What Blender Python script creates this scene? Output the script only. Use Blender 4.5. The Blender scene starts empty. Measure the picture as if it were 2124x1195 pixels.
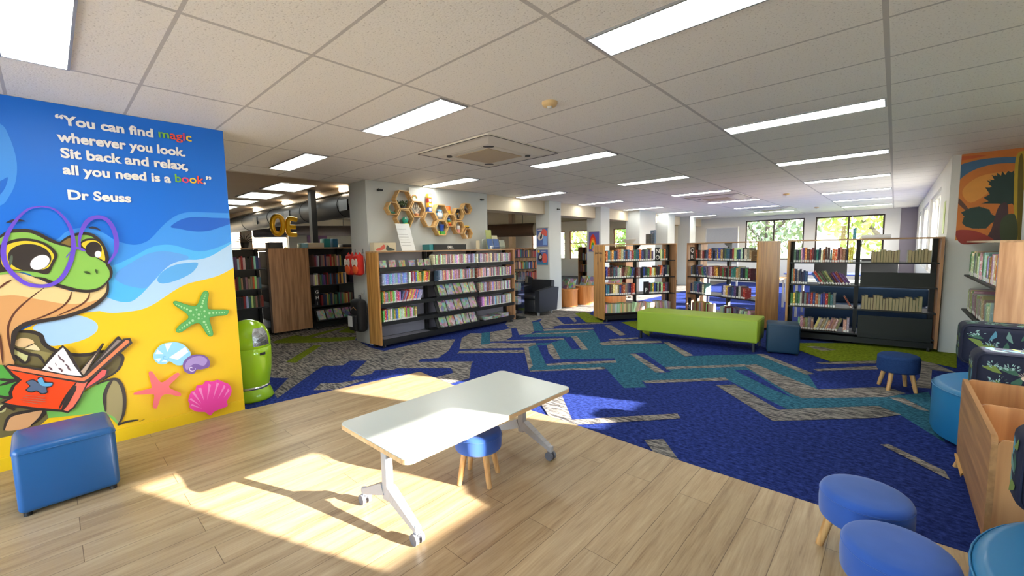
import bpy, bmesh, math, random
from mathutils import Vector, Matrix, Euler
from mathutils.geometry import tessellate_polygon
random.seed(7)
SC = bpy.context.scene
COL = SC.collection
PI = math.pi
# ------------------------------------------------------------------ camera, sky, sun, exposure
FPX, YAW, PITCH, ROLL, EYE = 870.87, .7384, -.0923, -.0181, 1.49
FW = Vector((-math.sin(YAW)*math.cos(PITCH), math.cos(YAW)*math.cos(PITCH), math.sin(PITCH)))
_r0 = Vector((math.cos(YAW), math.sin(YAW), 0)); _u0 = _r0.cross(FW)
RT = math.cos(ROLL)*_r0 + math.sin(ROLL)*_u0
UP = -math.sin(ROLL)*_r0 + math.cos(ROLL)*_u0
cam = bpy.data.cameras.new('camera'); cam.sensor_width = 36; cam.sensor_fit = 'HORIZONTAL'
cam.lens = FPX/2124*36; cam.clip_start = .05; cam.clip_end = 300
camo = bpy.data.objects.new('camera', cam); COL.objects.link(camo)
M = Matrix((RT, UP, -FW)).transposed().to_4x4(); M.translation = (0, 0, EYE)
camo.matrix_world = M
SC.camera = camo
def ray(px, py): return FW + RT*((px-1062)/FPX) + UP*((597.5-py)/FPX)
def atz(px, py, z=0.0):
    d = ray(px, py); t = (z-EYE)/d.z; return (d.x*t, d.y*t, z)
def atx(px, py, x):
    d = ray(px, py); t = x/d.x; return (x, d.y*t, EYE+d.z*t)
def aty(px, py, y):
    d = ray(px, py); t = y/d.y; return (d.x*t, y, EYE+d.z*t)

W = bpy.data.worlds.new('sky'); SC.world = W; W.use_nodes = True
wn = W.node_tree.nodes; wl = W.node_tree.links
bg = wn['Background']
sky = wn.new('ShaderNodeTexSky'); sky.sky_type = 'NISHITA'; sky.sun_disc = False
sky.sun_elevation = math.radians(35); sky.sun_rotation = math.radians(110); sky.altitude = 50
wl.new(sky.outputs[0], bg.inputs[0]); bg.inputs[1].default_value = 0.6
SUN_DIR = Vector((-3.13, -1.145, -1.0)).normalized()
sl = bpy.data.lights.new('sun', 'SUN'); sl.energy = 11.5; sl.angle = math.radians(.55); sl.color = (1, .96, .91)
so = bpy.data.objects.new('sun', sl); COL.objects.link(so); so.location = (12, 8, 9)
so.rotation_euler = SUN_DIR.to_track_quat('-Z', 'Y').to_euler()
SC.view_settings.view_transform = 'Standard'; SC.view_settings.look = 'None'
SC.view_settings.gamma = 1; SC.view_settings.exposure = 2.2; SC.view_settings.use_curve_mapping = False
PANEL_E = 3.3          # emission of the ceiling panels
SC.cycles.caustics_reflective = True

# ------------------------------------------------------------------ materials
def C(r, g, b):
    f = lambda v: (v/255/12.92) if v/255 <= .04045 else ((v/255+.055)/1.055)**2.4
    return (f(r), f(g), f(b), 1)
MATS = {}
def newmat(name):
    m = bpy.data.materials.new(name); m.use_nodes = True
    n = m.node_tree.nodes; return m, n, m.node_tree.links, n['Principled BSDF']
def mat(name, col, rough=.5, metal=0, var=.08, scale=30, bump=0, sheen=0, coat=0, spec=.5):
    """plain surface with a little procedural variation of tone and, if asked, of relief"""
    if name in MATS: return MATS[name]
    m, n, l, b = newmat(name)
    b.inputs['Roughness'].default_value = rough; b.inputs['Metallic'].default_value = metal
    b.inputs['Specular IOR Level'].default_value = spec
    if sheen: b.inputs['Sheen Weight'].default_value = sheen
    if coat: b.inputs['Coat Weight'].default_value = coat; b.inputs['Coat Roughness'].default_value = .08
    tc = n.new('ShaderNodeTexCoord'); nz = n.new('ShaderNodeTexNoise'); nz.inputs['Scale'].default_value = scale
    nz.inputs['Detail'].default_value = 4
    l.new(tc.outputs['Object'], nz.inputs['Vector'])
    mx = n.new('ShaderNodeMix'); mx.data_type = 'RGBA'
    mx.inputs[6].default_value = tuple(c*(1-var) for c in col[:3])+(1,)
    mx.inputs[7].default_value = tuple(min(1, c*(1+var)) for c in col[:3])+(1,)
    l.new(nz.outputs['Fac'], mx.inputs[0]); l.new(mx.outputs[2], b.inputs['Base Color'])
    if bump:
        bp = n.new('ShaderNodeBump'); bp.inputs['Strength'].default_value = bump; bp.inputs['Distance'].default_value = .004
        l.new(nz.outputs['Fac'], bp.inputs['Height']); l.new(bp.outputs[0], b.inputs['Normal'])
    MATS[name] = m; return m
def emit(name, col, e):
    if name in MATS: return MATS[name]
    m, n, l, b = newmat(name)
    b.inputs['Base Color'].default_value = (.9, .9, .9, 1)
    b.inputs['Emission Color'].default_value = col; b.inputs['Emission Strength'].default_value = e
    MATS[name] = m; return m
def wood(name, c1, c2, axis='Z', scale=1.0, rough=.45, bands=9):
    """grain running along one object axis"""
    if name in MATS: return MATS[name]
    m, n, l, b = newmat(name); b.inputs['Roughness'].default_value = rough
    tc = n.new('ShaderNodeTexCoord'); mp = n.new('ShaderNodeMapping')
    s = {'X': (.35, 6, 6), 'Y': (6, .35, 6), 'Z': (6, 6, .35)}[axis]
    mp.inputs['Scale'].default_value = tuple(v*scale for v in s)
    l.new(tc.outputs['Object'], mp.inputs['Vector'])
    nz = n.new('ShaderNodeTexNoise'); nz.inputs['Scale'].default_value = bands*.35; nz.inputs['Detail'].default_value = 5
    nz.inputs['Distortion'].default_value = .3
    l.new(mp.outputs[0], nz.inputs['Vector'])
    cr = n.new('ShaderNodeValToRGB'); cr.color_ramp.elements[0].position = .36; cr.color_ramp.elements[1].position = .64
    cr.color_ramp.elements[0].color = c1; cr.color_ramp.elements[1].color = c2
    l.new(nz.outputs['Fac'], cr.inputs[0]); l.new(cr.outputs[0], b.inputs['Base Color'])
    MATS[name] = m; return m
def glassy(name, tint=(1, 1, 1, 1)):
    if name in MATS: return MATS[name]
    m, n, l, b = newmat(name); n.remove(b)
    tr = n.new('ShaderNodeBsdfTransparent'); tr.inputs[0].default_value = tint
    gl = n.new('ShaderNodeBsdfGlossy'); gl.inputs['Roughness'].default_value = .02
    lw = n.new('ShaderNodeFresnel'); lw.inputs[0].default_value = 1.3
    mx = n.new('ShaderNodeMixShader'); l.new(lw.outputs[0], mx.inputs[0]); l.new(tr.outputs[0], mx.inputs[1]); l.new(gl.outputs[0], mx.inputs[2])
    l.new(mx.outputs[0], n['Material Output'].inputs[0]); MATS[name] = m; return m
def carpet(name, dark, light, streak=True, rot=0.0, lo=.42, hi=.6):
    if name in MATS: return MATS[name]
    m, n, l, b = newmat(name); b.inputs['Roughness'].default_value = .95; b.inputs['Specular IOR Level'].default_value = .1
    tc = n.new('ShaderNodeTexCoord'); mp = n.new('ShaderNodeMapping')
    mp.inputs['Rotation'].default_value = (0, 0, rot)
    mp.inputs['Scale'].default_value = (1, 7, 1) if streak else (1, 1.6, 1)
    l.new(tc.outputs['Object'], mp.inputs[0])
    nz = n.new('ShaderNodeTexNoise'); nz.inputs['Scale'].default_value = 6 if streak else 26; nz.inputs['Detail'].default_value = 9
    nz.inputs['Roughness'].default_value = .68
    l.new(mp.outputs[0], nz.inputs['Vector'])
    fine = n.new('ShaderNodeTexNoise'); fine.inputs['Scale'].default_value = 420; fine.inputs['Detail'].default_value = 2
    l.new(tc.outputs['Object'], fine.inputs['Vector'])
    ad = n.new('ShaderNodeMath'); ad.operation = 'MULTIPLY_ADD'; ad.inputs[1].default_value = .35
    sb = n.new('ShaderNodeMath'); sb.operation = 'SUBTRACT'; sb.inputs[1].default_value = .5
    l.new(fine.outputs['Fac'], sb.inputs[0]); l.new(sb.outputs[0], ad.inputs[0]); l.new(nz.outputs['Fac'], ad.inputs[2])
    cr = n.new('ShaderNodeValToRGB'); cr.color_ramp.elements[0].position = lo; cr.color_ramp.elements[1].position = hi
    cr.color_ramp.elements[0].color = dark; cr.color_ramp.elements[1].color = light
    l.new(ad.outputs[0], cr.inputs[0]); l.new(cr.outputs[0], b.inputs['Base Color'])
    bp = n.new('ShaderNodeBump'); bp.inputs['Strength'].default_value = .5; bp.inputs['Distance'].default_value = .004
    l.new(fine.outputs['Fac'], bp.inputs['Height']); l.new(bp.outputs[0], b.inputs['Normal'])
    MATS[name] = m; return m
def objcol(name, rough=.5, kind='cloth'):
    """colour taken from each object's own colour, with printed bands or a printed cover"""
    if name in MATS: return MATS[name]
    m, n, l, b = newmat(name); b.inputs['Roughness'].default_value = rough
    oi = n.new('ShaderNodeObjectInfo'); tc = n.new('ShaderNodeTexCoord')
    rnd = n.new('ShaderNodeMath'); rnd.operation = 'MULTIPLY'; rnd.inputs[1].default_value = 90
    l.new(oi.outputs['Random'], rnd.inputs[0])
    mx = n.new('ShaderNodeMix'); mx.data_type = 'RGBA'
    if kind == 'spine':
        nz = n.new('ShaderNodeTexNoise'); nz.noise_dimensions = '4D'; nz.inputs['Scale'].default_value = 5.5; nz.inputs['Detail'].default_value = 3
        mp = n.new('ShaderNodeMapping'); mp.inputs['Scale'].default_value = (.5, .2, 1.6)
        l.new(tc.outputs['Object'], mp.inputs[0]); l.new(mp.outputs[0], nz.inputs['Vector']); l.new(rnd.outputs[0], nz.inputs['W'])
        cr = n.new('ShaderNodeValToRGB'); cr.color_ramp.elements[0].position = .58; cr.color_ramp.elements[1].position = .64
        l.new(nz.outputs['Fac'], cr.inputs[0]); l.new(cr.outputs[0], mx.inputs[0])
        l.new(oi.outputs['Color'], mx.inputs[6])
        hs = n.new('ShaderNodeHueSaturation'); hs.inputs['Value'].default_value = 1.9; hs.inputs['Saturation'].default_value = .6
        hs.inputs['Hue'].default_value = .56
        l.new(oi.outputs['Color'], hs.inputs['Color']); l.new(hs.outputs[0], mx.inputs[7])
        l.new(mx.outputs[2], b.inputs['Base Color'])
    elif kind == 'cover':
        vo = n.new('ShaderNodeTexVoronoi'); vo.voronoi_dimensions = '4D'; vo.inputs['Scale'].default_value = 3.1
        l.new(tc.outputs['Generated'], vo.inputs['Vector']); l.new(rnd.outputs[0], vo.inputs['W'])
        mx.inputs[0].default_value = .6
        l.new(oi.outputs['Color'], mx.inputs[6]); l.new(vo.outputs['Color'], mx.inputs[7]); hs = n.new('ShaderNodeHueSaturation'); hs.inputs['Value'].default_value = .72; hs.inputs['Saturation'].default_value = .85
        l.new(mx.outputs[2], hs.inputs['Color']); l.new(hs.outputs[0], b.inputs['Base Color'])
    else:
        l.new(oi.outputs['Color'], b.inputs['Base Color'])
    MATS[name] = m; return m
# ------------------------------------------------------------------ mesh helpers
class MB:
    def __init__(s): s.v = []; s.f = []; s.m = []; s.sm = []
    def add(s, vs, fs, mi=0, smooth=False):
        o = len(s.v); s.v += [tuple(v) for v in vs]; s.f += [tuple(i+o for i in f) for f in fs]
        s.m += [mi]*len(fs); s.sm += [smooth]*len(fs); return s
    def box(s, a, b, mi=0):
        x0, y0, z0 = a; x1, y1, z1 = b
        return s.add([(x0,y0,z0),(x1,y0,z0),(x1,y1,z0),(x0,y1,z0),(x0,y0,z1),(x1,y0,z1),(x1,y1,z1),(x0,y1,z1)],
                     [(0,3,2,1),(4,5,6,7),(0,1,5,4),(1,2,6,5),(2,3,7,6),(3,0,4,7)], mi)
    def obox(s, p, q, w, h, mi=0, up=(0, 0, 1)):
        """bar of section w x h from p to q"""
        p = Vector(p); q = Vector(q); d = (q-p).normalized(); u = Vector(up)
        r = d.cross(u)
        if r.length < 1e-4: r = d.cross(Vector((0, 1, 0)))
        r.normalize(); u = r.cross(d)
        vs = [c + r*(w/2*i) + u*(h/2*j) for c in (p, q) for i, j in ((-1,-1),(1,-1),(1,1),(-1,1))]
        return s.add(vs, [(0,1,2,3),(4,7,6,5),(0,4,5,1),(1,5,6,2),(2,6,7,3),(3,7,4,0)], mi)
    def rbox(s, a, b, r, seg=3, mi=0):
        bm = bmesh.new(); bmesh.ops.create_cube(bm, size=1)
        for v in bm.verts: v.co = Vector([(a[i]+b[i])/2 + v.co[i]*(b[i]-a[i]) for i in range(3)])
        bmesh.ops.bevel(bm, geom=bm.edges[:], offset=r, segments=seg, affect='EDGES', profile=.5)
        bm.verts.index_update()
        s.add([v.co.copy() for v in bm.verts], [[v.index for v in f.verts] for f in bm.faces], mi, True); bm.free(); return s
    def tube(s, pts, r, n=10, mi=0, cap=True, closed=False):
        pts = [Vector(p) for p in pts]; rs = r if isinstance(r, (list, tuple)) else [r]*len(pts)
        vs = []; N = len(pts); prev = None
        for i, p in enumerate(pts):
            if closed: d = pts[(i+1) % N]-pts[i-1]
            else: d = pts[min(i+1, N-1)]-pts[max(i-1, 0)]
            d.normalize()
            if prev is None:
                a = Vector((0, 0, 1)) if abs(d.z) < .9 else Vector((1, 0, 0))
                u = d.cross(a).normalized()
            else:
                u = prev-d*prev.dot(d); u.normalize()
            prev = u; w = d.cross(u)
            vs += [p+(u*math.cos(2*PI*k/n)+w*math.sin(2*PI*k/n))*rs[i] for k in range(n)]
        fs = []
        for i in range(N if closed else N-1):
            j = (i+1) % N
            fs += [(i*n+k, i*n+(k+1) % n, j*n+(k+1) % n, j*n+k) for k in range(n)]
        s.add(vs, fs, mi, True)
        if cap and not closed:
            s.add(vs[:n], [tuple(range(n))[::-1]], mi); s.add(vs[-n:], [tuple(range(n))], mi)
        return s
    def lathe(s, prof, n=28, mi=0, c=(0, 0, 0), sx=1, sy=1):
        vs = []; 
        for r, z in prof: vs += [(c[0]+r*sx*math.cos(2*PI*k/n), c[1]+r*sy*math.sin(2*PI*k/n), c[2]+z) for k in range(n)]
        fs = [(i*n+k, i*n+(k+1) % n, (i+1)*n+(k+1) % n, (i+1)*n+k) for i in range(len(prof)-1) for k in range(n)]
        s.add(vs, fs, mi, True)
        if prof[0][0] > 1e-4: s.add(vs[:n], [tuple(range(n))[::-1]], mi)
        if prof[-1][0] > 1e-4: s.add(vs[-n:], [tuple(range(n))], mi)
        return s
    def cyl(s, p, q, r, n=20, mi=0): return s.tube([p, q], r, n, mi)
    def sphere(s, c, r, n=14, mi=0, sc=(1, 1, 1)):
        k = n//2; prof = [(math.sin(PI*i/k), -math.cos(PI*i/k)) for i in range(k+1)]
        vs = []
        for a, z in prof: vs += [(c[0]+a*r*sc[0]*math.cos(2*PI*j/n), c[1]+a*r*sc[1]*math.sin(2*PI*j/n), c[2]+z*r*sc[2]) for j in range(n)]
        return s.add(vs, [(i*n+j, i*n+(j+1) % n, (i+1)*n+(j+1) % n, (i+1)*n+j) for i in range(k) for j in range(n)], mi, True)
    def prism(s, poly, mp0, mp1, mi=0):
        """flat outline given by 2-D points, extruded between two maps"""
        n = len(poly); vs = [mp0(*p) for p in poly]+[mp1(*p) for p in poly]
        tr = tessellate_polygon([[Vector((p[0], p[1], 0)) for p in poly]])
        s.add(vs, [tuple(t) for t in tr]+[tuple(i+n for i in t)[::-1] for t in tr]+[(i, (i+1) % n, n+(i+1) % n, n+i) for i in range(n)], mi); return s
    def flat(s, poly, mp, mi=0):
        tr = tessellate_polygon([[Vector((p[0], p[1], 0)) for p in poly]])
        return s.add([mp(*p) for p in poly], [tuple(t) for t in tr], mi)
    def mesh(s, name, mats):
        me = bpy.data.meshes.new(name); me.from_pydata(s.v, [], s.f)
        for m in (mats if isinstance(mats, (list, tuple)) else [mats]): me.materials.append(m)
        me.polygons.foreach_set('material_index', s.m); me.polygons.foreach_set('use_smooth', s.sm)
        bm = bmesh.new(); bm.from_mesh(me); bmesh.ops.recalc_face_normals(bm, faces=bm.faces); bm.to_mesh(me); bm.free()
        return me
    def build(s, name, mats, parent=None, loc=None, rz=0):
        o = bpy.data.objects.new(name, s.mesh(name, mats)); COL.objects.link(o)
        if parent: o.parent = parent
        if loc: o.location = loc
        if rz: o.rotation_euler = (0, 0, rz)
        return o
def tag(o, label=None, cat=None, group=None, kind=None):
    if label: o['label'] = label
    if cat: o['category'] = cat
    if group: o['group'] = group
    if kind: o['kind'] = kind
    return o
def thing(name, label, cat, loc=(0, 0, 0), rz=0, group=None):
    o = bpy.data.objects.new(name, None); COL.objects.link(o); o.empty_display_size = .1
    o.location = loc; o.rotation_euler = (0, 0, rz); return tag(o, label, cat, group)
def struct(mb, name, mats): return tag(mb.build(name, mats), kind='structure')
def dup(o, loc, rz=None, label=None, group=None):
    r = o.copy(); COL.objects.link(r); r.location = loc
    if rz is not None: r.rotation_euler = (0, 0, rz)
    if label: r['label'] = label
    if group: r['group'] = group
    for ch in list(o.children):
        c = ch.copy(); COL.objects.link(c); c.parent = r
        for g in list(ch.children):
            d = g.copy(); COL.objects.link(d); d.parent = c
    return r
def smooth(pts, k=5, closed=True):
    """Catmull-Rom through the points"""
    n = len(pts); out = []
    for i in range(n if closed else n-1):
        P = [pts[(i+j) % n] if closed else pts[min(max(i+j, 0), n-1)] for j in (-1, 0, 1, 2)]
        for t in range(k):
            t = t/k
            out.append(tuple(.5*((2*P[1][a])+(-P[0][a]+P[2][a])*t+(2*P[0][a]-5*P[1][a]+4*P[2][a]-P[3][a])*t*t+(-P[0][a]+3*P[1][a]-3*P[2][a]+P[3][a])*t**3) for a in (0, 1)))
    if not closed: out.append(tuple(pts[-1]))
    return out
def ribbon(pts, w, closed=False):
    """2-D stroke of width w as a list of quads"""
    n = len(pts); L = []; R = []
    for i in range(n):
        a = pts[i-1] if (i or closed) else pts[0]; b = pts[(i+1) % n] if (i < n-1 or closed) else pts[-1]
        d = Vector((b[0]-a[0], b[1]-a[1])); d.normalize() if d.length else None
        ww = w if closed else w*(.35+.65*min(1, 4*min(i, n-1-i)/max(1, n-1)))
        L.append((pts[i][0]-d.y*ww/2, pts[i][1]+d.x*ww/2)); R.append((pts[i][0]+d.y*ww/2, pts[i][1]-d.x*ww/2))
    return [[L[i], L[(i+1) % n], R[(i+1) % n], R[i]] for i in range(n if closed else n-1)]
def ell(cx, cy, rx, ry, rot=0, n=28):
    r = math.radians(rot)
    return [(cx+rx*math.cos(t)*math.cos(r)-ry*math.sin(t)*math.sin(r), cy+rx*math.cos(t)*math.sin(r)+ry*math.sin(t)*math.cos(r)) for t in [2*PI*i/n for i in range(n)]]
def clip_max(poly, axis, lim):
    out = []
    for i in range(len(poly)):
        a, b = poly[i-1], poly[i]; ia, ib = a[axis] <= lim, b[axis] <= lim
        if ia != ib:
            t = (lim-a[axis])/(b[axis]-a[axis]); out.append(tuple(a[k]+(b[k]-a[k])*t for k in (0, 1)))
        if ib: out.append(b)
    return out
def text_mesh(name, txt, size, material, depth=.002, bold=.0, align='LEFT', sx=1):
    cu = bpy.data.curves.new(name, 'FONT'); cu.body = txt; cu.size = size; cu.extrude = depth; cu.offset = bold; cu.align_x = align
    cu.resolution_u = 4
    t = bpy.data.objects.new(name, cu); COL.objects.link(t)
    dg = bpy.context.evaluated_depsgraph_get(); me = bpy.data.meshes.new_from_object(t.evaluated_get(dg))
    w = max((v.co.x for v in me.vertices), default=0)
    bpy.data.objects.remove(t); bpy.data.curves.remove(cu)
    for v in me.vertices: v.co.x *= sx
    me.materials.clear(); me.materials.append(material); me.name = name
    return me, w*sx
def put_text(name, txt, size, material, mw, parent=None, bold=0, align='LEFT', depth=.002, sx=1):
    me, w = text_mesh(name, txt, size, material, depth, bold, align, sx)
    o = bpy.data.objects.new(name, me); COL.objects.link(o)
    if parent: o.parent = parent
    o.matrix_world = mw if not parent else mw
    return o, w
# ------------------------------------------------------------------ the setting
WHITE = mat('white paint', C(216, 214, 208), .6, var=.03, scale=4)
COOLW = mat('cool white paint', C(196, 199, 198), .6, var=.04, scale=3)
GREYP = mat('grey purple paint', C(150, 142, 150), .7, var=.04, scale=3)
BROWNC = mat('brown ceiling board', C(150, 128, 98), .8, var=.08, scale=2)
BEIGEP = mat('beige paint', C(205, 190, 165), .7, var=.04, scale=3)
BLACKM = mat('black powder coat', C(24, 24, 26), .45, var=.15)
DARKM = mat('dark steel', C(20, 20, 20), .6, 0, var=.15, scale=5)
GREYM = mat('grey powder coat', C(165, 165, 168), .4, .35)
CHROME = mat('chrome', C(215, 215, 215), .15, 1)
PANE = glassy('window glass')
# floors
def floor_material():
    m, n, l, b = newmat('oak vinyl plank'); b.inputs['Roughness'].default_value = .38
    tc = n.new('ShaderNodeTexCoord'); mp = n.new('ShaderNodeMapping'); mp.inputs['Rotation'].default_value = (0, 0, PI/2)
    l.new(tc.outputs['Object'], mp.inputs[0])
    br = n.new('ShaderNodeTexBrick'); br.inputs['Scale'].default_value = 1; br.inputs['Brick Width'].default_value = 1.22
    br.inputs['Row Height'].default_value = .178; br.inputs['Mortar Size'].default_value = .0016; br.offset = .37
    br.inputs['Color1'].default_value = (.3, .3, .3, 1); br.inputs['Color2'].default_value = (.7, .7, .7, 1); br.inputs['Mortar'].default_value = (0, 0, 0, 1)
    br.inputs['Mortar Smooth'].default_value = .1
    l.new(mp.outputs[0], br.inputs['Vector'])
    m2 = n.new('ShaderNodeMapping'); m2.inputs['Scale'].default_value = (7, .55, 1); l.new(tc.outputs['Object'], m2.inputs[0])
    nz = n.new('ShaderNodeTexNoise'); nz.noise_dimensions = '4D'; nz.inputs['Scale'].default_value = 2.2; nz.inputs['Detail'].default_value = 8; nz.inputs['Roughness'].default_value = .62
    nz.inputs['Distortion'].default_value = .9
    l.new(m2.outputs[0], nz.inputs['Vector']); l.new(br.outputs['Color'], nz.inputs['W'])
    fine = n.new('ShaderNodeTexNoise'); fine.inputs['Scale'].default_value = 30; fine.inputs['Detail'].default_value = 5
    m3 = n.new('ShaderNodeMapping'); m3.inputs['Scale'].default_value = (5, .22, 1); l.new(tc.outputs['Object'], m3.inputs[0]); l.new(m3.outputs[0], fine.inputs['Vector'])
    ad = n.new('ShaderNodeMath'); ad.operation = 'MULTIPLY_ADD'; ad.inputs[1].default_value = .45
    l.new(fine.outputs['Fac'], ad.inputs[0]); l.new(nz.outputs['Fac'], ad.inputs[2])
    cr = n.new('ShaderNodeValToRGB'); e = cr.color_ramp.elements
    e[0].position = .5; e[0].color = C(136, 107, 73); e[1].position = .95; e[1].color = C(184, 160, 122)
    k = e.new(.68); k.color = C(164, 137, 99)
    l.new(ad.outputs[0], cr.inputs[0])
    mx = n.new('ShaderNodeMix'); mx.data_type = 'RGBA'; mx.blend_type = 'MULTIPLY'; mx.inputs[7].default_value = C(150, 130, 105)
    mm = n.new('ShaderNodeMath'); mm.operation = 'MULTIPLY'; mm.inputs[1].default_value = .8
    l.new(br.outputs['Fac'], mm.inputs[0]); l.new(mm.outputs[0], mx.inputs[0])
    l.new(cr.outputs[0], mx.inputs[6])
    tone = n.new('ShaderNodeMix'); tone.data_type = 'RGBA'; tone.blend_type = 'OVERLAY'; tone.inputs[0].default_value = .16
    l.new(mx.outputs[2], tone.inputs[6]); l.new(br.outputs['Color'], tone.inputs[7]); l.new(tone.outputs[2], b.inputs['Base Color'])
    return m
CN = carpet('navy carpet', C(17, 28, 80), C(48, 66, 138), False, 0, .38, .64)
CT = carpet('teal carpet', C(26, 62, 80), C(60, 118, 138), False, 0, .38, .64)
CG = carpet('grey streaked carpet', C(64, 62, 64), C(158, 150, 140), True, .62, .44, .56)
CG2 = carpet('grey streaked carpet across', C(60, 60, 62), C(146, 140, 132), True, 2.1, .44, .56)
CL = carpet('lime carpet', C(84, 98, 14), C(132, 146, 36), False, 0, .38, .64)
b = MB().box((-18, -3, -.12), (2.2, 19, 0), 0)
K1, K2, K3, K4 = (500, 660, 4.248), (900, 630, 4.248), (1180, 640, 5.31), (1280, 720, 3.1235)
def K(k, *p): return [(k[0]+x/k[2], k[1]+y/k[2]) for x, y in p]
N_, T_, G_, L_, H_ = 0, 1, 2, 3, 4
CAR = [
 (G_, K(K1, (250,190),(650,110),(1000,40),(1010,190),(1140,260),(1260,290),(1680,195),(1890,185),(1830,285),(1740,350),(1580,362),(1560,385),(2050,382),(2030,400),(2010,530),(1900,560),(1640,540),(1870,482),(1850,440),(1380,442),(1340,455),(1180,460),(1150,492),(1010,515),(960,510),(1110,375),(960,375),(900,415),(720,425),(650,470),(320,705),(288,660),(420,528),(250,525))),
 (H_, K(K1, (420,525),(640,380),(1000,330),(1110,375),(960,375),(900,415),(720,425),(650,470),(320,705),(288,660))),
 (H_, K(K1, (960,510),(1110,375),(1230,310),(1450,300),(1340,455),(1180,460),(1150,492),(1010,515))),
 (H_, K(K1, (480,395),(700,245),(860,215),(760,300),(600,395))),
 (G_, K(K1, (640,635),(700,577),(880,570),(1010,545),(1090,545),(830,630))),
 (L_, K(K1, (270,210),(480,150),(620,175),(1010,165),(1000,192),(900,202),(620,217),(300,222))),
 (L_, K(K1, (390,390),(640,240),(712,240),(480,395))), (L_, K(K1, (850,125),(990,58),(1000,132))), (L_, K(K1, (480,185),(720,120),(940,70),(900,88),(690,150),(600,178))),
 (G_, K(K2, (630,185),(720,-20),(1500,-30),(1350,112),(1080,120),(960,130),(860,160),(720,186))),
 (T_, K(K2, (820,370),(900,350),(1030,346),(1150,312),(760,290),(850,268),(1000,236),(1410,236),(1470,340),(1990,360))
    + K(K3, (1060,385),(1280,530),(1375,524),(2060,505)) + K(K4, (900,46),(1240,180),(1300,275),(1860,312),(2020,290),(2060,420),(2124,620),(1850,450),(1690,386),(1100,402),(720,216),(160,222),(190,262),(45,266)) + K(K2, (1520,576),(850,592))),
 (G_, K(K2, (225,402),(245,305),(320,262),(420,262),(415,350),(560,345),(700,350),(900,345),(900,366),(790,390),(400,396))),
 (G_, K(K2, (205,440),(230,416),(790,410),(790,434))), (G_, K(K2, (495,250),(600,235),(680,215),(690,290),(620,330),(495,335))),
 (T_, K(K2, (420,260),(492,250),(492,356),(415,362))), (G_, K(K2, (640,195),(720,184),(860,160),(880,190),(920,216),(850,270),(750,276),(730,220),(660,212))),
 (T_, K(K2, (868,164),(922,160),(962,220),(962,242),(880,242))), (G_, K(K2, (960,130),(1080,120),(1150,186),(1050,202),(1060,216),(970,222),(930,160))),
 (N_, K(K2, (910,365),(990,365),(1060,492),(1590,482),(1600,512),(985,530))), (N_, K(K2, (1140,300),(1205,293),(1305,402),(1220,407))),
 (N_, K(K2, (640,312),(760,295),(1170,290),(1140,306),(700,316))), (G_, K(K2, (1210,290),(1260,288),(1360,406),(1300,407))),
 (G_, K(K2, (620,326),(1140,305),(1145,319),(640,332))), (G_, K(K2, (995,366),(1040,350),(1118,490),(1062,492),(1010,432))),
 (G_, K(K2, (985,532),(1150,520),(1600,502),(1612,521),(1000,547))), (G_, K(K2, (790,386),(900,354),(832,372),(842,440),(872,546),(835,588))),
 (G_, K(K2, (838,592),(1500,560),(1512,579),(850,600))), (G_, K(K2, (960,226),(1400,213),(1416,226),(970,241))), (G_, K(K2, (860,266),(1350,245),(1380,253),(870,273))),
 (N_, K(K4, (85,44),(175,38),(350,162),(280,172))), (G_, K(K4, (82,45),(120,44),(320,168),(250,166))), (G_, K(K4, (160,220),(700,200),(724,217),(190,236))),
 (G_, K(K4, (310,131),(820,114),(870,126),(320,146))), (N_, K(K4, (760,152),(850,150),(1150,336),(1000,272))),
 (H_, K(K4, (820,120),(900,114),(1300,276),(1750,260),(1870,302),(1750,326),(1200,333),(1120,302),(870,152))),
 (H_, K(K4, (640,250),(760,245),(1050,410),(1200,400),(1690,384),(1840,440),(1690,461),(1010,482))),
 (G_, K(K4, (900,47),(950,47),(1280,176),(1225,181))), (G_, K(K4, (1270,146),(1680,124),(1690,146),(1300,157))), (G_, K(K4, (1285,102),(1680,91),(1680,107),(1330,112))),
 (G_, K(K4, (1960,90),(2060,110),(2200,170),(2040,150),(2030,270),(1900,262),(1960,200))), (G_, K(K4, (1760,330),(1850,330),(2030,420),(1960,410))),
 (L_, K(K4, (1175,22),(1182,-25),(2200,-25),(2200,140),(1960,88),(1680,91),(1380,96))), (G_, K(K4, (1225,-2),(1285,-4),(1420,20),(1330,26))),
 (L_, K(K2, (1240,85),(1330,75),(1500,150),(1490,167),(1340,167))), (L_, K(K2, (1650,166),(1790,150),(1900,170),(1900,290),(1790,226))),
 (G_, K(K2, (1165,95),(1210,90),(1260,156),(1240,166))), (G_, K(K2, (1500,195),(1560,190),(1692,275),(1640,286))),
 (G_, K(K2, (1450,352),(1560,330),(2000,330),(2010,346),(1500,371))), (G_, K(K2, (1540,316),(1800,300),(1800,311),(1560,327))), (G_, K(K3, (1040,376),(1100,374),(1372,520),(1280,532))),
 (G_, K(K2, (1060,186),(1500,170),(1580,176),(1140,191))), (H_, K(K4, (175,605),(300,600),(400,737),(240,690))),
 (G_, [(1120,836),(1164,818),(1190,880),(1142,870)]), (G_, [(1186,872),(1405,859),(1412,869),(1192,883)]), (G_, K(K4, (1705,635),(1760,634),(2124,808),(2160,870))),
 (G_, K(K1, (1640,540),(1965,545),(1790,602))),
]
fl = [([(-18,1),(-6.4,1),(-6.9,4),(-6.9,7),(-6.4,9.5),(-5.2,10),(-5,18.9),(-18,18.9)], G_)]
for c, poly in CAR: fl.append(([atz(*p)[:2] for p in poly], c))
for i, (poly, c) in enumerate(fl):
    b.flat(poly, lambda x, y, z=.0004+.0001*i: (x, y, z), c)
struct(b, 'floor', [CN, CT, CG, CL, CG2])
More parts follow.
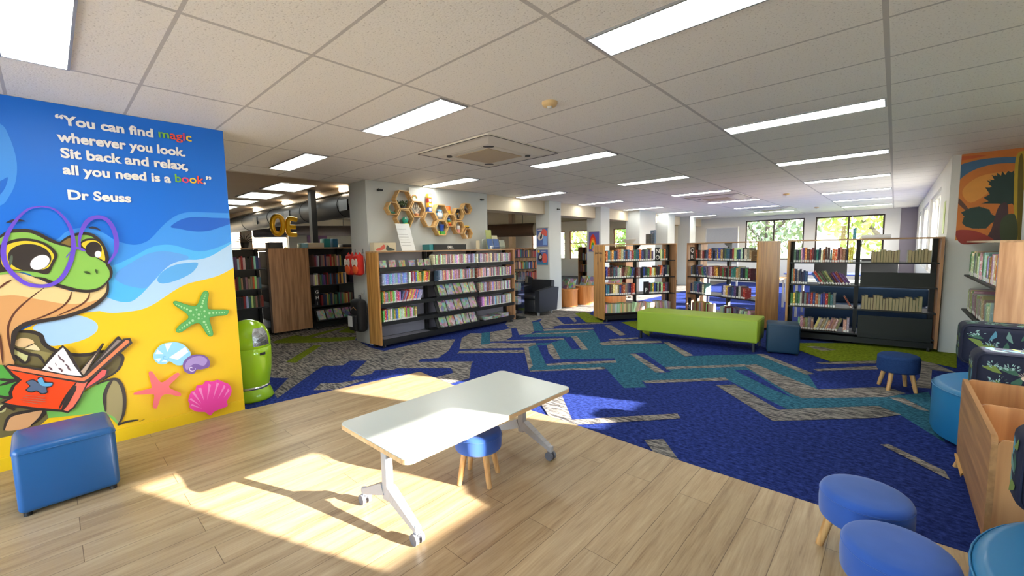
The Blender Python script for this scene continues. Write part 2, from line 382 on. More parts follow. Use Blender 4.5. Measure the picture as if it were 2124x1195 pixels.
WOODP = [(-4.54, -3), (2.2, -3), (2.2, 2.84), (-.2, 2.83), (-1.06, 2.83), (-1.93, 2.87), (-3.54, 2.89), (-4.25, 2.96), (-4.40, 2.1), (-4.51, 1.17), (-4.54, 1.15)]
b = MB().prism(WOODP, lambda x, y: (x, y, .0), lambda x, y: (x, y, .009)); struct(b, 'floor', floor_material())

# ceiling: mineral tiles 1200 x 600 in a metal grid
def ceiling_material():
    m, n, l, b = newmat('ceiling tiles'); b.inputs['Roughness'].default_value = .55; b.inputs['Specular IOR Level'].default_value = .3
    tc = n.new('ShaderNodeTexCoord'); sx = n.new('ShaderNodeSeparateXYZ'); l.new(tc.outputs['Object'], sx.inputs[0])
    def line(sock, off, per, w):
        a = n.new('ShaderNodeMath'); a.operation = 'ADD'; a.inputs[1].default_value = off; l.new(sock, a.inputs[0])
        p = n.new('ShaderNodeMath'); p.operation = 'PINGPONG'; p.inputs[1].default_value = per/2; l.new(a.outputs[0], p.inputs[0])
        q = n.new('ShaderNodeMath'); q.operation = 'LESS_THAN'; q.inputs[1].default_value = w; l.new(p.outputs[0], q.inputs[0]); return q
    a = line(sx.outputs[0], .087+24, 1.2, .0125); c = line(sx.outputs[1], -1.694+24, .6, .009)
    g = n.new('ShaderNodeMath'); g.operation = 'MAXIMUM'; l.new(a.outputs[0], g.inputs[0]); l.new(c.outputs[0], g.inputs[1])
    nz = n.new('ShaderNodeTexNoise'); nz.inputs['Scale'].default_value = 90; nz.inputs['Detail'].default_value = 3; l.new(tc.outputs['Object'], nz.inputs['Vector'])
    cr = n.new('ShaderNodeValToRGB'); cr.color_ramp.elements[0].position = .3; cr.color_ramp.elements[1].position = .42
    cr.color_ramp.elements[0].color = C(206, 199, 187); cr.color_ramp.elements[1].color = C(242, 237, 227)
    l.new(nz.outputs['Fac'], cr.inputs[0])
    mx = n.new('ShaderNodeMix'); mx.data_type = 'RGBA'; l.new(g.outputs[0], mx.inputs[0]); l.new(cr.outputs[0], mx.inputs[6]); mx.inputs[7].default_value = C(196, 190, 182)
    l.new(mx.outputs[2], b.inputs['Base Color'])
    bp = n.new('ShaderNodeBump'); bp.inputs['Strength'].default_value = .25; bp.inputs['Distance'].default_value = .006
    h = n.new('ShaderNodeMath'); h.operation = 'SUBTRACT'; l.new(nz.outputs['Fac'], h.inputs[0]); l.new(g.outputs[0], h.inputs[1]); l.new(h.outputs[0], bp.inputs['Height']); l.new(bp.outputs[0], b.inputs['Normal'])
    return m
CEIL = 2.6
struct(MB().box((-6.6, -3, CEIL), (2.2, 19, CEIL+.1)), 'ceiling', ceiling_material())
struct(MB().box((-18, -3, 2.9), (-6.6, 19, 3.0)), 'ceiling', BROWNC)
struct(MB().box((-6.68, -3, CEIL), (-6.6, 19, 2.9)), 'trim_1', BEIGEP)
# walls
def wall(name, mtl, axis, c0, c1, a0, a1, z0, z1, holes=()):
    """a wall across x (axis 'x': plane at x) or y, from a0 to a1, with rectangular openings (a, b, z, z)"""
    b = MB()
    def bx(s, e, lo, hi):
        if e-s < 1e-4 or hi-lo < 1e-4: return
        b.box((c0, s, lo), (c1, e, hi)) if axis == 'x' else b.box((s, c0, lo), (e, c1, hi))
    cur = a0
    for s, e, lo, hi in sorted(holes):
        bx(cur, s, z0, z1); bx(s, e, z0, lo); bx(s, e, hi, z1); cur = e
    bx(cur, a1, z0, z1); return struct(b, name, mtl)
WINN = [0]
def window(axis, c, s, e, lo, hi, mull=1, fm=None, th=.05, w=.05, rails=()):
    """frame, glazing bars and glass of one opening"""
    WINN[0] += 1; fm = fm or WHITE; b = MB()
    def bx(s_, e_, l_, h_, t=th):
        b.box((c-t/2, s_, l_), (c+t/2, e_, h_)) if axis == 'x' else b.box((s_, c-t/2, l_), (e_, c+t/2, h_))
    bx(s, s+w, lo, hi); bx(e-w, e, lo, hi); bx(s+w, e-w, lo, lo+w); bx(s+w, e-w, hi-w, hi)
    for k in range(1, mull+1):
        x = s+(e-s)*k/(mull+1); bx(x-w/2, x+w/2, lo+w, hi-w, th*.9)
    for z in rails: bx(s+w, e-w, z-w/3, z+w/3, th*.8)
    o = tag(b.build('window_%d' % WINN[0], fm), kind='structure')
    g = MB(); t = .004
    if axis == 'x': g.box((c-t, s+w*.5, lo+w*.5), (c+t, e-w*.5, hi-w*.5))
    else: g.box((s+w*.5, c-t, lo+w*.5), (e-w*.5, c+t, hi-w*.5))
    g.build('window_pane', PANE, o); return o
SILL = 1.252
HN = [(2.354, 3.175, SILL, 1.862), (4.37, 5.19, SILL, 2.12)]
wall('wall_right', WHITE, 'x', 2.2, 2.26, -3, 8.15, 0, CEIL, HN)
for s, e, lo, hi in HN: window('x', 2.23, s-.0, e+.0, lo, hi, 0, th=.03, w=.008)
HF = [(9.5, 12.3, .9, 2.35), (12.8, 15.6, .9, 2.35), (16.1, 18.4, .9, 2.35)]
wall('wall_right_far', WHITE, 'x', .5, .62, 8.15, 19, 0, CEIL, HF)
for s, e, lo, hi in HF: window('x', .56, s, e, lo, hi, 2, w=.07)
wall('wall_nook', WHITE, 'y', 8.0, 8.15, .5, 2.2, 0, CEIL)
HK_FILL = [(-4.4, -2.5, .25, 2.5), (-2.4, -.4, .25, 2.5)]  # unseen rear windows, added so daylight fills the ceiling and mural wall
wall('wall_back', WHITE, 'y', -3.1, -3, -18, 2.26, 0, 2.9, HK_FILL)
for s, e, lo, hi in HK_FILL: window('y', -3.05, s, e, lo, hi, 1)
HB = [(-4.45, -2.5, .9, 2.44), (-2.17, -.28, .9, 2.44), (-15.5, -13.2, .9, 2.4), (-12.9, -10.6, .9, 2.4), (-10.3, -8.0, .9, 2.4)]
wall('wall_far', WHITE, 'y', 18.8, 18.95, -18, .1, 0, 2.9, HB)
DKF = mat('bronze window frame', C(70, 58, 52), .4, .4)
ORF = mat('tan window frame', C(176, 130, 92), .5)
for i, (s, e, lo, hi) in enumerate(HB): window('y', 18.87, s, e, lo, hi, 1, DKF if i < 2 else ORF, rails=() if i < 2 else (1.35, 1.75))
wall('wall_far_recess', GREYP, 'y', 18.9, 19, .1, .62, 0, CEIL)
HL = [(2.2, 4.9, 1.0, 2.45), (5.2, 7.9, 1.0, 2.45), (8.2, 10.9, 1.0, 2.45), (11.2, 13.9, 1.0, 2.45), (14.2, 16.9, 1.0, 2.45)]
wall('wall_left_far', BEIGEP, 'x', -18.1, -18, -3, 18.9, 0, 2.9, HL)
for s, e, lo, hi in HL: window('x', -18.05, s, e, lo, hi, 1, ORF, rails=(1.5,))
# columns and the bulkhead between them
def col(name, x0, x1, y0, y1, z1=CEIL, z0=0, m=COOLW): return struct(MB().box((x0, y0, z0), (x1, y1, z1)), name, m)
col('wall_hexagon', -6.64, -6.1, 3.38, 6.0)
col('trim_2', -6.42, -6.02, 7.95, 8.42); col('trim_3', -6.42, -5.98, 10.22, 10.7); col('trim_4', -6.22, -5.77, 12.15, 13.3)
col('trim_5', -6.22, -5.77, 14.3, 14.9); col('trim_6', -6.22, -5.77, 16.4, 17.0)
for i, (a, c) in enumerate([(6.0, 7.95), (8.42, 10.22), (10.7, 12.15), (13.3, 14.3), (14.9, 16.4), (17.0, 18.8)]):
    col('trim_%d' % (7+i), -6.6, -6.15, a, c, CEIL, 2.3, BEIGEP)
struct(MB().box((-4.7, -3, 0), (-4.54, 1.15, CEIL)), 'wall_left', mat('mural wall core', C(200, 190, 150), .6))
# ceiling panels
LT = emit('panel light', (.97, 1, .93, 1), PANEL_E)
def ceiling_light(x0, y0, label, lx=1.17, ly=.27, z=CEIL):
    t = thing('ceiling_light', label, 'ceiling light', (x0, y0, z), 0, 'flush ceiling light panels')
    b = MB(); f = .012; h = .012
    b.box((0, 0, -h), (lx, f, 0)).box((0, ly-f, -h), (lx, ly, 0)).box((0, f, -h), (f, ly-f, 0)).box((lx-f, f, -h), (lx, ly-f, 0))
    b.build('frame', GREYM, t); MB().box((f, f, -h*.7), (lx-f, ly-f, -.001)).build('diffuser', LT, t); return t
rows = [(-3.67, -.095, 'large in the top left corner above the turtle mural')]
ORD = ['nearest', 'second nearest', 'third nearest', 'fourth nearest', 'fifth nearest', 'sixth nearest', 'farthest']
for x, side in ((-6.07, 'left row by the hexagon shelves'), (-3.67, 'middle row'), (-1.272, 'right row')):
    for k in range(7):
        rows.append((x, 2.01+2.4*k, '%s in %s' % (ORD[k], side)))
for x, y, l in rows: ceiling_light(x, y, 'white light panel, '+l)
SKY = emit('skylight diffuser', (.95, 1, .95, 1), 2.6)
for k, x in enumerate((-10.25, -12.05, -13.85, -15.65)):
    t = thing('ceiling_light', 'recessed light well in the brown ceiling, %s from the wall with hexagons' % ['first', 'second', 'third', 'fourth'][k], 'ceiling light', (x, 3.2, 2.9), 0, 'light wells in the brown ceiling')
    MB().box((0, 0, -.02), (1.2, .03, 0)).box((0, .69, -.02), (1.2, .72, 0)).box((0, .03, -.02), (.03, .69, 0)).box((1.17, .03, -.02), (1.2, .69, 0)).build('frame', WHITE, t)
    MB().box((.03, .03, -.008), (1.17, .69, -.001)).build('diffuser', SKY, t)
# outside
GRASS = mat('lawn', C(120, 128, 70), .9, var=.25, scale=2); SAND = mat('pale paving', C(214, 200, 176), .9, var=.08, scale=2)
struct(MB().box((-70, -40, -.4), (60, 90, -.2)), 'ground', GRASS); struct(MB().box((-26, -20, -.2), (-18.1, 40, -.15)), 'ground_paving', SAND); struct(MB().box((.62, 8.2, -.2), (14, 30, -.15)), 'ground_paving', mat('grey bounce paving', C(140, 134, 124), .9, var=.1, scale=2)); struct(MB().box((-14, -20, -.2), (12, -3.1, -.15)), 'ground_paving', SAND)  # right and rear paving added to bounce sunlight indoors onto the ceiling
CREAM = mat('cream render', C(222, 202, 166), .8, var=.05, scale=1)
t = thing('building', 'cream rendered building outside the far left windows', 'building', (-27, 9, -.15))
MB().box((-2, -14, 0), (0, 22, 3.6)).build('wall', CREAM, t); MB().box((-2.4, -14.4, 3.6), (.7, 22.4, 3.85)).build('roof', mat('grey roof', C(150, 148, 146), .6), t)
def tree(x, y, h, r, n, label, tone, seed):
    rnd = random.Random(seed); t = thing('tree', label, 'tree', (x, y, -.2), 0, 'trees outside the far windows')
    MB().tube([(0, 0, 0), (.1, 0, h*.3), (-.05, .1, h*.6), (.1, .1, h*.9)], [.2, .16, .12, .05], 10).tube([(.05, 0, h*.35), (.8, .1, h*.55), (1.3, 0, h*.6)], [.1, .08, .04], 8).tube([(0, 0, h*.3), (-.9, 0, h*.5), (-1.5, .1, h*.62)], [.1, .07, .04], 8).build('trunk', mat('bark', C(88, 74, 62), .9, var=.3, scale=8), t)
    b = MB()
    for i in range(n):
        while True:
            p = Vector((rnd.uniform(-1, 1), rnd.uniform(-1, 1), rnd.uniform(-1, 1)))
            if .3 < p.length < 1: break
        p = Vector((p.x*r, p.y*r*.8, h*.62+p.z*h*.42)); s = rnd.uniform(.12, .26)
        e = Euler((rnd.uniform(0, 6), rnd.uniform(0, 6), rnd.uniform(0, 6))).to_matrix()
        b.add([p+e @ Vector(q) for q in ((-s, 0, 0), (0, -s*.45, .02), (s, 0, 0), (0, s*.45, .02))], [(0, 1, 2, 3)])
    b.build('foliage', tone, t)
LF = [mat('green leaves', C(106, 132, 52), .6, var=.35, scale=1.5), mat('yellow green leaves', C(150, 160, 70), .6, var=.3, scale=1.5), mat('dusty green leaves', C(116, 126, 90), .6, var=.3, scale=1.5)]
tree(-.2, 24, 5.4, 2.6, 1500, 'spreading tree seen through the right far window', LF[1], 1)
tree(-5.2, 26.5, 5.4, 2.8, 1500, 'dusty green tree seen through the left far window', LF[2], 2)
tree(-10.2, 22.6, 4.6, 2.2, 1100, 'bushy green tree seen between the far white columns', LF[0], 3)
tree(-14.5, 24, 4.2, 2.2, 900, 'small yellow green tree beyond the tan window frames', LF[1], 4)
tree(-23.5, 14, 4.5, 1.8, 700, 'green tree in front of the cream building', LF[0], 5)
# ------------------------------------------------------------------ the painted wall on the left
MX = -4.54
PAL = {}
def pc(r, g, b):
    k = (r, g, b)
    if k not in PAL: PAL[k] = (len(PAL), mat('mural ink %d %d %d' % k, C(*k), .45, var=.02, scale=3))
    return PAL[k][0]
C5 = (0, 420, 3.983); C6 = (0, 660, 4.98); CW = (220, 420, 4.596); CS = (260, 590, 4.121); CU = (0, 190, 3.23); CR = (0, 0, 1)
INK = (52, 42, 38)
mur = []   # (polygon in (y, z), colour)
def onwall(px): return [atx(x, y, MX)[1:] for x, y in px]
def area(k, col, *p, s=True, pre=None):
    q = K(k, *p)
    if pre: q = pre(q)
    q = smooth(q, 5) if s else q
    mur.append((clip_max(onwall(q), 0, 1.149), pc(*col)))
def line(k, col, w, *p, s=True):
    q = K(k, *p); q = smooth(q, 6, False) if s and len(q) > 2 else q
    for quad in ribbon(onwall(q), w*.0055): mur.append((quad, pc(*col)))
def oval(k, col, cx, cy, rx, ry, rot=0): area(k, col, *ell(cx, cy, rx, ry, rot), s=False)
BLUE = (8, 112, 224)
mur.append(([(-3, .1), (1.149, .1), (1.149, CEIL-.002), (-3, CEIL-.002)], pc(*BLUE)))
area(CU, (62, 146, 238), (-200,150),(0,215),(60,300),(102,420),(114,520),(100,620),(62,700),(0,765),(-200,800))
area(CU, (14, 104, 214), (52,575),(20,590),(-20,620),(-20,700),(20,668),(44,620))
area(CR, (60, 148, 240), (60,500),(114,498),(136,481.5),(163,473),(191,475),(216,484),(241,499),(276,508),(303,501.6),(320,487.5),(333,473),(348,459),(366,447),(385,441),(405,440),(437.6,441),(471,442.4),(530,444),(560,600),(400,640),(60,640))
area(CW, (18, 98, 208), (615,232),(700,170),(790,143),(900,138),(1000,145),(1200,156),(1200,195),(1080,240),(980,270),(880,278),(780,268),(690,250))
area(CW, (78, 178, 246), (1280,330),(1185,375),(1100,415),(1000,450),(900,466),(810,455),(720,428),(640,408),(560,403),(470,415),(390,445),(290,500),(200,545),(100,590),(30,608),(-200,650),(-300,900),(0,1000),(600,900),(1280,700))
area(CW, (92, 158, 236), (80,710),(110,660),(180,610),(280,550),(370,500),(450,475),(540,465),(640,475),(775,510),(770,545),(690,560),(600,610),(520,670),(460,740),(380,815),(280,810),(180,785),(110,750))
area(CW, (172, 204, 238), (1290,340),(1190,395),(1120,440),(1030,495),(950,530),(860,547),(780,547),(700,560),(620,590),(560,635),(500,700),(440,765),(380,830),(320,890),(250,940),(170,950),(90,935),(0,900),(-120,850),(-300,900),(-200,1200),(500,1100),(1290,720))
area(CW, (88, 166, 232), (487,735),(520,680),(590,625),(680,590),(780,577),(876,578),(840,650),(770,700),(680,740),(580,770),(515,770))
SANDC = (240, 192, 20)
mur.append((clip_max(onwall(smooth(K(CW, (1290,590),(1205,628),(1120,675),(1040,708),(940,735),(830,760),(740,790),(650,840),(560,900),(470,960),(380,1005),(290,1030),(180,1045),(80,1052),(0,1048),(-60,1035)), 5, False) + K(C5, (640,915),(300,1000),(160,1065),(-200,1200)))
            + [(-3, .8), (-3, .1), (1.149, .1)], 0, 1.149), pc(*SANDC)))
area(C5, (166, 200, 236), (270,1040),(330,990),(430,960),(560,935),(660,935),(760,970),(805,1010),(800,1060),(740,1110),(640,1150),(520,1175),(430,1185),(380,1160),(330,1080))
# turtle: shell, body and legs
area(C6, (112, 100, 60), (-100,430),(0,425),(130,385),(155,150),(220,135),(330,140),(420,178),(455,260),(560,330),(740,372),(1050,345),(1250,382),(1250,480),(1180,570),(1000,660),(600,950),(400,1120),(180,1200),(-100,1260), s=False)
line(C6, INK, 4.5, (130,385),(155,150),(220,138),(330,142),(420,178),(455,260),(560,330),(740,374),(900,378),(1060,345),(1250,382),(1250,480),(1190,560),(1060,640))
for p in [((155,300),(295,370),(290,440),(240,452),(140,382)), ]: area(C6, (202, 198, 138), *p, s=False)
area(C6, (222, 186, 136), (155,240),(220,205),(310,215),(352,255),(260,302),(160,282)); area(C6, (226, 206, 160), (345,265),(412,330),(330,325),(260,308))
area(C6, (205, 198, 138), (-20,900),(62,900),(50,962),(-20,970)); area(C6, (150, 136, 82), (310,345),(420,340),(540,360),(470,450), s=False)
area(C6, (212, 158, 108), (100,1015),(200,985),(440,945),(430,1000),(330,1105),(200,1150),(45,1152)); line(C6, INK, 4, (40,1160),(100,1015),(300,960),(450,940),(430,1010),(320,1110))
line(C6, INK, 3.5, (130,300),(200,330),(295,370),(400,390),(460,470)); line(C6, INK, 3, (0,420),(140,385),(240,455),(290,440),(300,370)); line(C6, INK, 3, (255,305),(345,262)); line(C6, INK, 4, (0,960),(60,900),(150,950))
area(C6, (120, 182, 84), (480,960),(800,800),(1000,682),(1130,640),(1200,632),(1250,700),(1285,850),(1270,1000),(1220,1102),(1080,970),(800,1000),(500,1030), s=False)
area(C6, (158, 142, 96), (1100,690),(1150,645),(1210,640),(1260,720),(1285,850),(1275,980),(1240,1095),(1180,1020),(1090,965),(1080,800))
line(C6, INK, 4, (1000,682),(1120,637),(1210,636),(1265,720),(1286,850),(1270,1000),(1215,1105)); line(C6, INK, 3, (1215,1105),(1300,1070),(1430,1048)); line(C6, INK, 4, (1090,965),(1080,800),(1120,690),(1160,640)); line(C6, INK, 2, (1440,1066),(1494,1040))
# neck and throat
area(C5, (214, 156, 98), (-100,560),(0,572),(130,572),(300,620),(450,690),(600,735),(760,735),(890,655),(882,740),(840,800),(760,860),(640,910),(500,950),(300,985),(200,1010),(140,1040),(118,1090),(108,1200),(120,1330),(20,1500),(-200,1500),(-200,700), s=False)
area(C5, (226, 200, 142), (-100,590),(0,590),(130,575),(300,625),(450,690),(600,735),(760,735),(887,665),(870,770),(780,810),(650,835),(520,835),(400,815),(260,790),(120,765),(-100,760))
BRN = (96, 52, 34)
for p in [((365,705),(250,790),(130,900),(75,1000),(68,1090),(85,1200),(110,1290)), ((590,738),(570,800),(500,870),(360,940),(180,998)), ((740,742),(720,800),(640,860),(470,935)), ((95,640),(40,672),(-10,712)), ((-5,1080),(10,1180),(25,1330))]: line(C5, BRN, 2, *p)
line(C5, INK, 5, (890,655),(884,740),(840,800),(760,860),(640,910),(500,950),(300,985),(200,1012),(130,1062),(112,1130),(104,1230),(125,1310))
# head
area(C5, (138, 190, 84), (-100,310),(0,298),(60,252),(150,235),(250,240),(330,270),(400,305),(490,340),(560,290),(650,262),(740,265),(800,300),(840,350),(875,430),(882,500),(912,560),(910,612),(880,650),(820,700),(740,730),(640,725),(540,700),(430,660),(300,620),(180,575),(-100,585))
area(C5, (138, 110, 58), (490,340),(560,296),(602,282),(604,372), s=False)
line(C5, INK, 4.5, (-20,302),(60,250),(150,233),(250,238),(330,268),(400,305),(490,342),(600,372)); line(C5, INK, 4, (490,338),(560,290),(650,260),(740,263),(800,298),(842,350),(877,430),(884,500),(914,560),(912,614),(882,655))
line(C5, INK, 4, (285,618),(360,630),(450,672),(560,706),(660,728),(750,730),(830,705),(890,650))
area(C5, INK, (-40,390),(40,335),(130,303),(230,298),(330,318),(412,358),(462,408),(472,450),(440,515),(392,592),(280,572),(100,562),(-40,570))
area(C5, (226, 198, 48), (8,450),(50,362),(140,326),(240,320),(340,342),(408,385),(446,440),(428,485),(385,545),(240,560),(100,552),(28,528))
oval(C5, (50, 42, 40), 245, 455, 180, 112, 4); oval(C5, (232, 224, 232), 330, 495, 84, 56, -24); oval(C5, (84, 98, 84), 92, 478, 14, 46, 10)
area(C5, INK, (652,350),(690,308),(750,297),(812,308),(857,350),(887,430),(882,502),(820,472),(740,420),(676,390))
area(C5, (226, 198, 48), (672,352),(702,322),(760,312),(808,326),(848,380),(866,478),(820,460),(740,408))
oval(C5, (50, 42, 40), 772, 388, 68, 64); oval(C5, (236, 230, 238), 808, 428, 27, 28)
area(C5, (40, 40, 60), (50,170),(90,146),(150,138),(216,157),(150,160),(90,168)); area(C5, (40, 40, 60), (730,212),(762,198),(810,214),(828,234),(788,222))
area(C5, (60, 84, 40), (688,572),(722,568),(750,592),(715,588)); area(C5, (60, 84, 40), (783,552),(804,560),(803,592),(790,580))
PUR = (106, 74, 206)
line(C5, PUR, 4.6, (345,35),(240,55),(150,130),(80,230),(40,330),(30,430),(60,530),(130,610),(220,670),(330,690),(430,675),(510,620),(570,520),(600,420),(605,320),(580,210),(520,120),(440,55),(345,35))
line(C5, PUR, 5, (660,380),(655,300),(690,200),(740,142),(810,122),(880,145),(930,210),(957,300),(957,390),(930,450),(890,505)); line(C5, PUR, 3.4, (600,385),(645,378),(705,402)); line(C5, PUR, 3, (545,455),(592,395))
# hands and book
area(C6, (84, 160, 62), (-60,470),(50,480),(150,590),(212,640),(120,750),(110,802),(-60,850), s=False)
for p in [((-10,622),(90,632),(212,626)), ((-10,690),(150,640),(210,632)), ((-10,792),(60,812),(130,798)), ((40,478),(150,592),(212,640),(118,752),(112,806))]: line(C6, INK, 3.4, *p)
area(C6, (140, 124, 118), (885,565),(1190,222),(1215,212),(1262,230),(940,545), s=False); line(C6, INK, 3, (885,565),(1190,220),(1225,210),(1262,228))
area(C6, (190, 164, 140), (830,540),(1065,255),(1012,350),(900,530),(860,578), s=False); line(C6, INK, 2.4, (830,540),(1065,255),(1012,350),(880,560), s=False)
area(C6, (236, 92, 88), (880,725),(900,680),(1060,520),(1112,528),(1090,592),(1000,655), s=False); line(C6, INK, 3, (880,725),(1000,655),(1092,592),(1112,528),(1062,520), s=False)
area(C6, (242, 72, 18), (85,515),(500,595),(785,648),(770,705),(640,947),(380,926),(120,892),(32,862),(120,812),(108,760),(140,690),(212,630),(120,560), s=False)
area(C6, (238, 112, 88), (780,645),(905,650),(822,822),(762,912),(700,962),(640,947),(705,830), s=False)
area(C6, (242, 126, 82), (62,488),(90,474),(300,505),(700,575),(850,600),(880,582),(1282,216),(1330,213),(1347,245),(1200,372),(922,622),(862,652),(780,642),(500,596),(95,522), s=False)
line(C6, INK, 3.6, (62,488),(90,473),(300,504),(700,574),(850,598),(880,580),(1282,214),(1330,211),(1349,246),(1200,374),(922,624),(862,654),(780,644),(500,597),(90,522), s=False); line(C6, INK, 3, (62,488),(90,522),(130,570),(212,630),(140,690),(108,760),(120,812),(32,862),(120,892),(380,926),(640,947),(700,962),(762,912),(822,822),(905,650), s=False)
line(C6, INK, 5, (640,945),(720,800),(780,690)); line(C6, INK, 2.5, (610,925),(680,800),(790,650))
area(C6, (246, 236, 232), (430,522),(560,360),(648,285),(700,340),(780,480),(852,590),(700,576), s=False); line(C6, INK, 3.4, (430,522),(560,358),(648,283),(700,338),(780,480),(852,590), s=False)
for p in [((600,370),(622,410),(650,430),(660,452)), ((670,465),(700,492),(705,510),(732,536)), ((500,495),(520,510),(540,532)), ((600,505),(632,525),(636,548)), ((570,455),(582,480))]: line(C6, (110, 84, 88), 1.8, *p)
area(C6, INK, (268,650),(340,622),(390,645),(392,604),(440,598),(470,645),(548,652),(536,694),(486,714),(492,760),(430,776),(385,748),(320,758),(265,732),(304,690))
area(C6, (88, 104, 130), (280,652),(340,632),(398,660),(402,615),(438,608),(462,656),(538,660),(526,690),(476,706),(482,752),(430,764),(385,736),(322,746),(278,728),(316,690)); area(C6, (100, 168, 206), (390,640),(402,615),(438,608),(462,656),(536,660),(524,688),(440,690))
for p in [((265,787),(465,802)), ((240,806),(470,830)), ((215,830),(470,852)), ((240,852),(430,876))]: line(C6, (170, 110, 92), 2, *p)
# shells and starfish
area(CS, (62, 138, 70), (401,150),(430,140),(520,170),(588,180),(618,148),(646,75),(680,51),(705,75),(695,150),(698,198),(730,211),(860,214),(873,235),(850,260),(760,270),(715,282),(720,330),(743,420),(715,442),(686,420),(638,345),(610,329),(562,344),(480,400),(438,408),(426,385),(456,343),(516,298),(530,270),(498,233),(418,180))
area(CS, (86, 164, 88), (405,152),(430,145),(520,175),(590,185),(620,150),(650,77),(680,55),(700,77),(690,150),(695,201),(730,215),(860,218),(868,236),(850,255),(760,265),(710,280),(715,330),(738,418),(715,437),(690,418),(640,340),(610,325),(560,340),(480,395),(440,403),(430,386),(460,345),(520,300),(535,270),(500,230),(420,175))
for x, y, r in [(680,85,5),(672,100,6),(665,118,7),(658,138,8),(652,160,9),(643,188,11),(550,224,11),(520,210,9),(495,198,8),(472,187,8),(450,177,6),(432,170,5),(710,243,10),(742,241,9),(770,241,8),(795,240,7),(818,239,6),(838,239,5),(665,318,11),(680,340,9),(690,360,8),(698,380,7),(706,398,6),(713,413,5),(568,306,11),(541,324,10),(520,341,9),(498,355,8),(478,369,7),(458,383,6),(620,255,11),(600,213,9),(668,226,9),(670,272,8),(573,258,8),(618,287,9),(632,225,4),(645,250,4),(600,242,4),(590,275,4),(648,290,4)]: oval(CS, (164, 208, 152), x, y, r, r)
area(CS, (238, 104, 108), (62,930),(90,910),(210,880),(218,860),(193,760),(205,736),(228,745),(280,815),(320,825),(420,755),(452,753),(447,780),(375,850),(375,880),(455,915),(470,935),(450,950),(370,932),(320,937),(292,970),(264,1047),(235,1049),(228,1020),(240,947),(215,932),(90,936))
area(CS, (146, 204, 236), (233,610),(245,570),(300,510),(400,489),(480,505),(540,560),(548,605),(500,640),(485,680),(430,684),(372,652),(340,672),(290,676),(248,650))
for p in [((330,503),(392,494),(352,572)), ((365,620),(505,528),(532,572),(440,640)), ((250,590),(268,550),(318,590)), ((245,630),(300,625),(280,660)), ((300,655),(340,630),(350,655))]: area(CS, (226, 240, 248), *p, s=False)
for q in [[(335+r*math.cos(t), 615+r*.8*math.sin(t)) for t, r in [(.6*i, 34-3.2*i) for i in range(10)]]]: line(CS, (120, 186, 226), 1.4, *q)
area(CS, (118, 84, 152), (483,690),(494,650),(540,608),(610,593),(682,609),(714,660),(702,702),(640,720),(602,722),(582,752),(540,757),(498,736)); area(CS, (164, 136, 192), (500,690),(540,630),(630,606),(690,640),(660,690),(590,672),(540,700),(520,725))
line(CS, (216, 200, 226), 1.4, *[(558+r*math.cos(t), 712+r*.85*math.sin(t)) for t, r in [(.6*i, 34-3*i) for i in range(11)]])
area(CS, (242, 64, 156), (528,985),(543,930),(560,905),(590,893),(600,858),(650,848),(680,818),(730,823),(780,808),(830,828),(872,845),(897,890),(887,940),(857,990),(862,1030),(800,1057),(745,1082),(720,1110),(690,1097),(670,1082),(600,1077),(543,1047),(540,1010))
for p in [((690,980),(700,840),(722,850)), ((740,970),(770,830),(790,840)), ((780,970),(832,850),(846,866)), ((830,960),(868,880),(880,900)), ((665,990),(612,880),(640,876)), ((640,1010),(560,918),(580,908)), ((635,1030),(540,975),(552,962)), ((650,1055),(550,1025),(560,1012))]: area(CS, (248, 138, 192), *p, s=False)
b = MB()
for i, (poly, ci) in enumerate(mur):
    if len(poly) >= 3: b.flat(poly, lambda y, z, x=MX+.0012+.000035*i: (x, y, z), ci)
mural = tag(b.build('mural', [m for _, m in sorted(PAL.values(), key=lambda t: t[0])]), 'bright beach mural of a green turtle reading an orange book, with shells', 'mural')
struct(MB().box((MX, -3, .009), (MX+.012, 1.149, .1)).box((MX, -3, .1), (MX+.009, 1.149, .108)), 'baseboard_left', mat('yellow skirting', C(238, 194, 22), .4, var=.03))
# the quotation
WTX = mat('mural white lettering', C(238, 238, 240), .4, var=.02); TC = {'g': (120, 184, 62), 'p': (236, 70, 118), 'r': (240, 84, 66), 'y': (250, 206, 60)}
TM = {k: mat('mural lettering '+k, C(*v), .4, var=.02) for k, v in TC.items()}
CTX = (0, 180, 3.145)
def adv(t, size): return text_mesh('x', t+'|', size, WTX)[1]-text_mesh('x', '|', size, WTX)[1]
def quote(segs, a, e, cap):
    (ax, ay), (ex, ey) = K(CTX, a, e); A = atx(ax, ay, MX); E = atx(ex, ey, MX); T = atx(ax, ay-cap/3.145, MX)
    size = (T[2]-A[2])/.73; full = ''.join(s for s, _ in segs); sx = (E[1]-A[1])/text_mesh('x', full, size, WTX, bold=.036*size)[1]
    z = (A[2]+E[2])/2; pre = ''
    for s, c in segs:
        x = adv(pre, size)*sx if pre else 0
        me, _ = text_mesh('lettering', s, size, WTX if c == 'w' else TM[c], .0008, (.036 if c == 'w' else .016)*size, 'LEFT', sx)
        o = bpy.data.objects.new('lettering', me); COL.objects.link(o); o.parent = mural
        dz = (E[2]-A[2])*(x/(E[1]-A[1]))
        o.matrix_world = Matrix(((0, 0, 1, MX+.0075), (1, 0, 0, A[1]+x), (0, 1, 0, A[2]+dz), (0, 0, 0, 1)))
        if c != 'w': o['label'] = {'g': 'green', 'p': 'pink', 'r': 'orange red', 'y': 'yellow'}[c]+' letter'
        pre += s
quote([('“You can find ', 'w'), ('m', 'g'), ('a', 'r'), ('g', 'r'), ('i', 'p'), ('c', 'y')], (362, 240), (1252, 358), 62)
quote([('wherever you look.', 'w')], (380, 355), (1208, 446), 64)
quote([('Sit back and relax,', 'w')], (397, 460), (1226, 538), 64)
